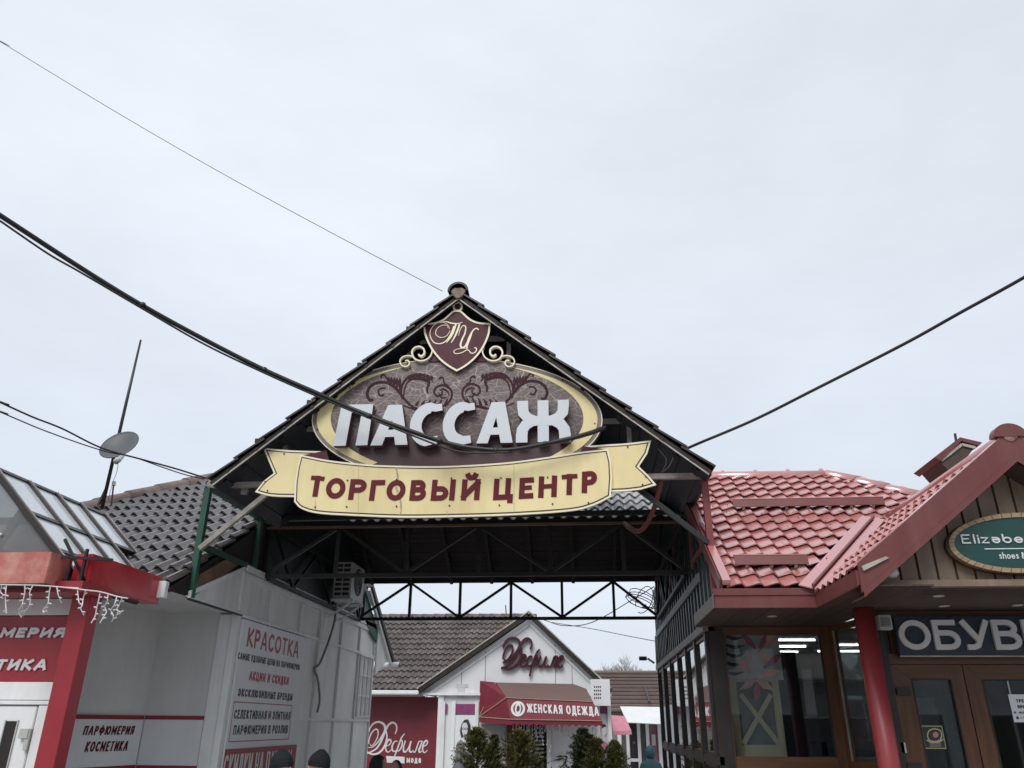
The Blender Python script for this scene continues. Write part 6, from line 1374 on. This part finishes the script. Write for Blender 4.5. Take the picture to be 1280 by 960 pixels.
spruce(648, 916, 18.5, .95, 'broad green spruce in front of the dark doorway', M_spruce)
spruce(728, 913, 18.6, .62, 'tallest dark spruce right of the doorway', M_spruce2)
spruce(745, 926, 18.0, .6, 'bushy green spruce between the dark one and the pink awning', M_spruce)
spruce(768, 930, 18.3, .5, 'rightmost small spruce below the pink awning', M_spruce)

# ================================================================== PEOPLE
def person(pos, H, face, label, coat, hat, hood=False, hair=None, beanie=True):
    """face: direction angle in degrees the person looks to (0 = +x)"""
    t_ = thing('person', (pos[0], pos[1], 0), label, 'person'); s = H/1.75
    Mx = Matrix.Translation((pos[0], pos[1], 0)) @ Matrix.Rotation(R(face-90), 4, 'Z') @ Matrix.Scale(s, 4)   # model looks to +y
    J = {'pel': (0, 0, .95, .15, .12), 'wai': (0, 0, 1.1, .145, .11), 'che': (0, 0, 1.3, .175, .12), 'nck0': (0, -.005, 1.45, .09, .08), 'nck': (0, .005, 1.52, .058, .058), 'hd0': (0, .02, 1.60, .074, .086), 'hd1': (0, .015, 1.68, .078, .094),
         'shL': (-.19, 0, 1.42, .065, .065), 'elL': (-.25, -.03, 1.13, .048, .048), 'wrL': (-.24, .1, .90, .032, .032), 'shR': (.19, 0, 1.42, .065, .065), 'elR': (.25, -.03, 1.13, .048, .048), 'wrR': (.24, .1, .90, .032, .032),
         'hipL': (-.10, 0, .88, .09, .09), 'knL': (-.11, .03, .5, .06, .06), 'anL': (-.11, -.02, .09, .042, .042), 'toL': (-.12, .13, .04, .035, .03), 'hipR': (.10, 0, .88, .09, .09), 'knR': (.11, .05, .5, .06, .06), 'anR': (.11, .04, .09, .042, .042), 'toR': (.12, .19, .04, .035, .03)}
    E = [('pel', 'wai'), ('wai', 'che'), ('che', 'nck0'), ('nck0', 'nck'), ('nck', 'hd0'), ('hd0', 'hd1'), ('che', 'shL'), ('shL', 'elL'), ('elL', 'wrL'), ('che', 'shR'), ('shR', 'elR'), ('elR', 'wrR'), ('pel', 'hipL'), ('hipL', 'knL'), ('knL', 'anL'), ('anL', 'toL'), ('pel', 'hipR'), ('hipR', 'knR'), ('knR', 'anR'), ('anR', 'toR')]
    for sd3, wr in ((-1, 'wrL'), (1, 'wrR')):
        J['pm'+wr] = (sd3*.235, .15, .84, .03, .022); E.append((wr, 'pm'+wr))
        for q in range(4):
            J[f'f{q}{wr}'] = (sd3*(.215+q*.014), .175+.006*q, .775+.006*abs(q-1.5), .009, .009); E.append(('pm'+wr, f'f{q}{wr}'))
        J['th'+wr] = (sd3*.205, .17, .83, .010, .010); E.append(('pm'+wr, 'th'+wr))
    me = bpy.data.meshes.new('body'); ks = list(J); me.from_pydata([J[k][:3] for k in ks], [(ks.index(a), ks.index(c)) for a, c in E], [])
    o = bpy.data.objects.new('body_tmp', me); COL.objects.link(o); mo = o.modifiers.new('s', 'SKIN')
    for i, k in enumerate(ks): me.skin_vertices[0].data[i].radius = J[k][3:5]
    me.skin_vertices[0].data[0].use_root = True
    o.modifiers.new('d', 'SUBSURF').levels = 1
    dg = bpy.context.evaluated_depsgraph_get(); m2 = bpy.data.meshes.new_from_object(o.evaluated_get(dg)); bpy.data.objects.remove(o)
    m2.materials.clear()
    for k in (M_skin, coat, M_jacket): m2.materials.append(k)
    for p in m2.polygons:
        z = p.center.z; p.material_index = 0 if (z > 1.49 or (abs(p.center.x) > .19 and z < .88 and p.center.y > .1)) else (1 if z > .82 else 2)
        p.use_smooth = True
    link(o2 := bpy.data.objects.new('body', m2), t_, Mx)
    b = BM()   # coat shell
    for r_, z0_, r1_, z1__, in (((.21, .15), .80, (.20, .145), 1.15), ((.20, .145), 1.15, (.215, .15), 1.36), ((.215, .15), 1.36, (.10, .10), 1.50)):
        a_ = [b.verts.new((r_[0]*math.cos(a), r_[1]*math.sin(a), z0_)) for a in [2*math.pi*k/18 for k in range(18)]]; c_ = [b.verts.new((r1_[0]*math.cos(a), r1_[1]*math.sin(a), z1__)) for a in [2*math.pi*k/18 for k in range(18)]]
        for k in range(18): b.faces.new((a_[k], a_[(k+1) % 18], c_[(k+1) % 18], c_[k]))
    bmesh.ops.remove_doubles(b, verts=b.verts, dist=.001)
    obj('coat', b, coat, t_, Mx, smooth=True)
    b = BM(); tube(b, [(.082*math.cos(a), .002+.078*math.sin(a), 1.495+.012*math.sin(a)) for a in [2*math.pi*i/16 for i in range(17)]], .028, 7); obj('collar', b, coat, t_, Mx, smooth=True)
    def ball(nm, c, r, m_, cut=None, par=t_, sub=14):
        b = BM(); bmesh.ops.create_uvsphere(b, u_segments=sub+4, v_segments=sub, radius=1, matrix=Matrix.Translation(c) @ Matrix.Diagonal((*r, 1)))
        if cut is not None: bmesh.ops.delete(b, geom=[v for v in b.verts if cut(v.co)], context='VERTS')
        return obj(nm, b, m_, par, Mx, smooth=True)
    ball('head', (0, .018, 1.63), (.080, .098, .118), M_skin, par=o2)
    ball('nose', (0, .118, 1.615), (.014, .02, .024), M_skin, par=o2, sub=6)
    for sx_ in (-1, 1):
        ball('ear', (sx_*.082, .01, 1.62), (.012, .022, .032), M_skin, par=o2, sub=6); ball('eye', (sx_*.03, .103, 1.64), (.013, .01, .008), M_plastic, par=o2, sub=6); ball('pupil', (sx_*.03, .112, 1.64), (.006, .004, .006), M_plastic_dk, par=o2, sub=6)
    b = BM(); box(b, -.024, .024, .104, .112, 1.566, 1.574); obj('mouth', b, mat('lip', (.3, .1, .09), .5), o2, Mx)
    if hood:
        ball('hood', (0, -.012, 1.63), (.112, .128, .158), hat, lambda c: c.y > .07 and abs(c.x) < .085 and c.z < 1.72 and c.z > 1.5)
    elif beanie:
        b = BM(); rg = []
        for k in range(9):
            f = k/8; z = 1.630+.165*f; r_ = (.097, .115) if f < .35 else (.097*math.cos((f-.33)*2.0), .115*math.cos((f-.33)*2.0)); rg.append([b.verts.new((r_[0]*math.cos(a)*(1+.01*math.sin(9*a)), .012+r_[1]*math.sin(a)-.015*f, z+.012*math.sin(a)*(1-f)*2)) for a in [2*math.pi*i/22 for i in range(22)]])
        for a_, c_ in zip(rg, rg[1:]):
            for i in range(22): b.faces.new((a_[i], a_[(i+1) % 22], c_[(i+1) % 22], c_[i]))
        b.faces.new(rg[-1]); obj('beanie', b, hat, t_, Mx, smooth=True)
        b = BM(); 
        for dz_, rr_ in ((-.006, .010), (.010, .0115), (.026, .010)): tube(b, [Vector((.094*math.cos(a), .012+.112*math.sin(a), 1.634+dz_+.020*math.sin(a))) for a in [2*math.pi*i/22 for i in range(23)]], rr_, 6)
        obj('beanie_cuff', b, hat, t_, Mx, smooth=True)
    if hair: ball('hair', (0, -.03, 1.63), (.098, .105, .14), hair, lambda c: c.y > .045 and c.z < 1.70)
    return t_
def ppos(u, v, Y, ztop): p = A(u, v, Y=Y); return (p.x, p.y), p.z
for u, v, Y, face, label, coat, hat, kw in (
    (353, 936.5, 8.6, -20, 'man in a black knitted beanie turned right in front of the red discount board', M_jacket, M_hat, {}),
    (402, 937, 9.3, 215, 'man in a black beanie turned left standing against the white passage wall', M_greycloth, M_hat, {}),
    (474, 943, 12.0, 20, 'person in a plain black hood in front of the maroon script wall', M_jacket, M_hat, dict(hood=True)),
    (495, 948, 12.5, 260, 'dark haired woman facing the camera below the white мода label', M_jacket, M_hat, dict(beanie=False, hair=M_hat)),
    (573, 953, 11.0, 90, 'person in a pale grey cap whose top just shows at the bottom centre', M_greycloth, mat('pale_grey_knit', (.3, .31, .32), .8, .2, 30, .4), {}),
    (812, 931.5, 19.0, 95, 'person in a teal hooded coat walking away beyond the passage', M_teal, M_teal, dict(hood=True))):
    p, ztop = ppos(u, v, Y, 0); H = ztop/1.79*1.75
    if kw.get('hood'): H = ztop/1.788*1.75
    person(p, H, face, label, coat, hat, **kw)

# ================================================================== BUILDING ACROSS THE STREET (seen mirrored in the shop glass)
op = thing('street_building', (2, -13, 0), 'pale two storey building across the street mirrored in the shoe shop door glass', 'building')
pbox('wall', -16, 16, -13.3, -13.0, 0, 6.6, mat('pale_render', (.62, .63, .64), .8, .1, 1), op)
pbox('cornice', -16.1, 16.1, -13.05, -12.8, 6.45, 6.75, M_white, op); pbox('roof', -16.1, 16.1, -20, -12.8, 6.76, 6.9, M_brownroof, op)
pbox('rear_block', -16, 16, -20, -13.31, 0, 6.44, MATS['pale_render'], op)
for j, (z0, z1__) in enumerate(((.5, 2.6), (3.9, 5.5))):
    for i in range(10):
        x = -14.6+i*3.05; f_ = pbox('window_frame', x, x+1.9, -12.995, -12.93, z0, z1__, M_white, op)
        for a in (0, 1): pbox('window_pane', x+.12+a*.88, x+.9+a*.88, -12.928, -12.92, z0+.12, z1__-.12, M_dkbrown, f_)
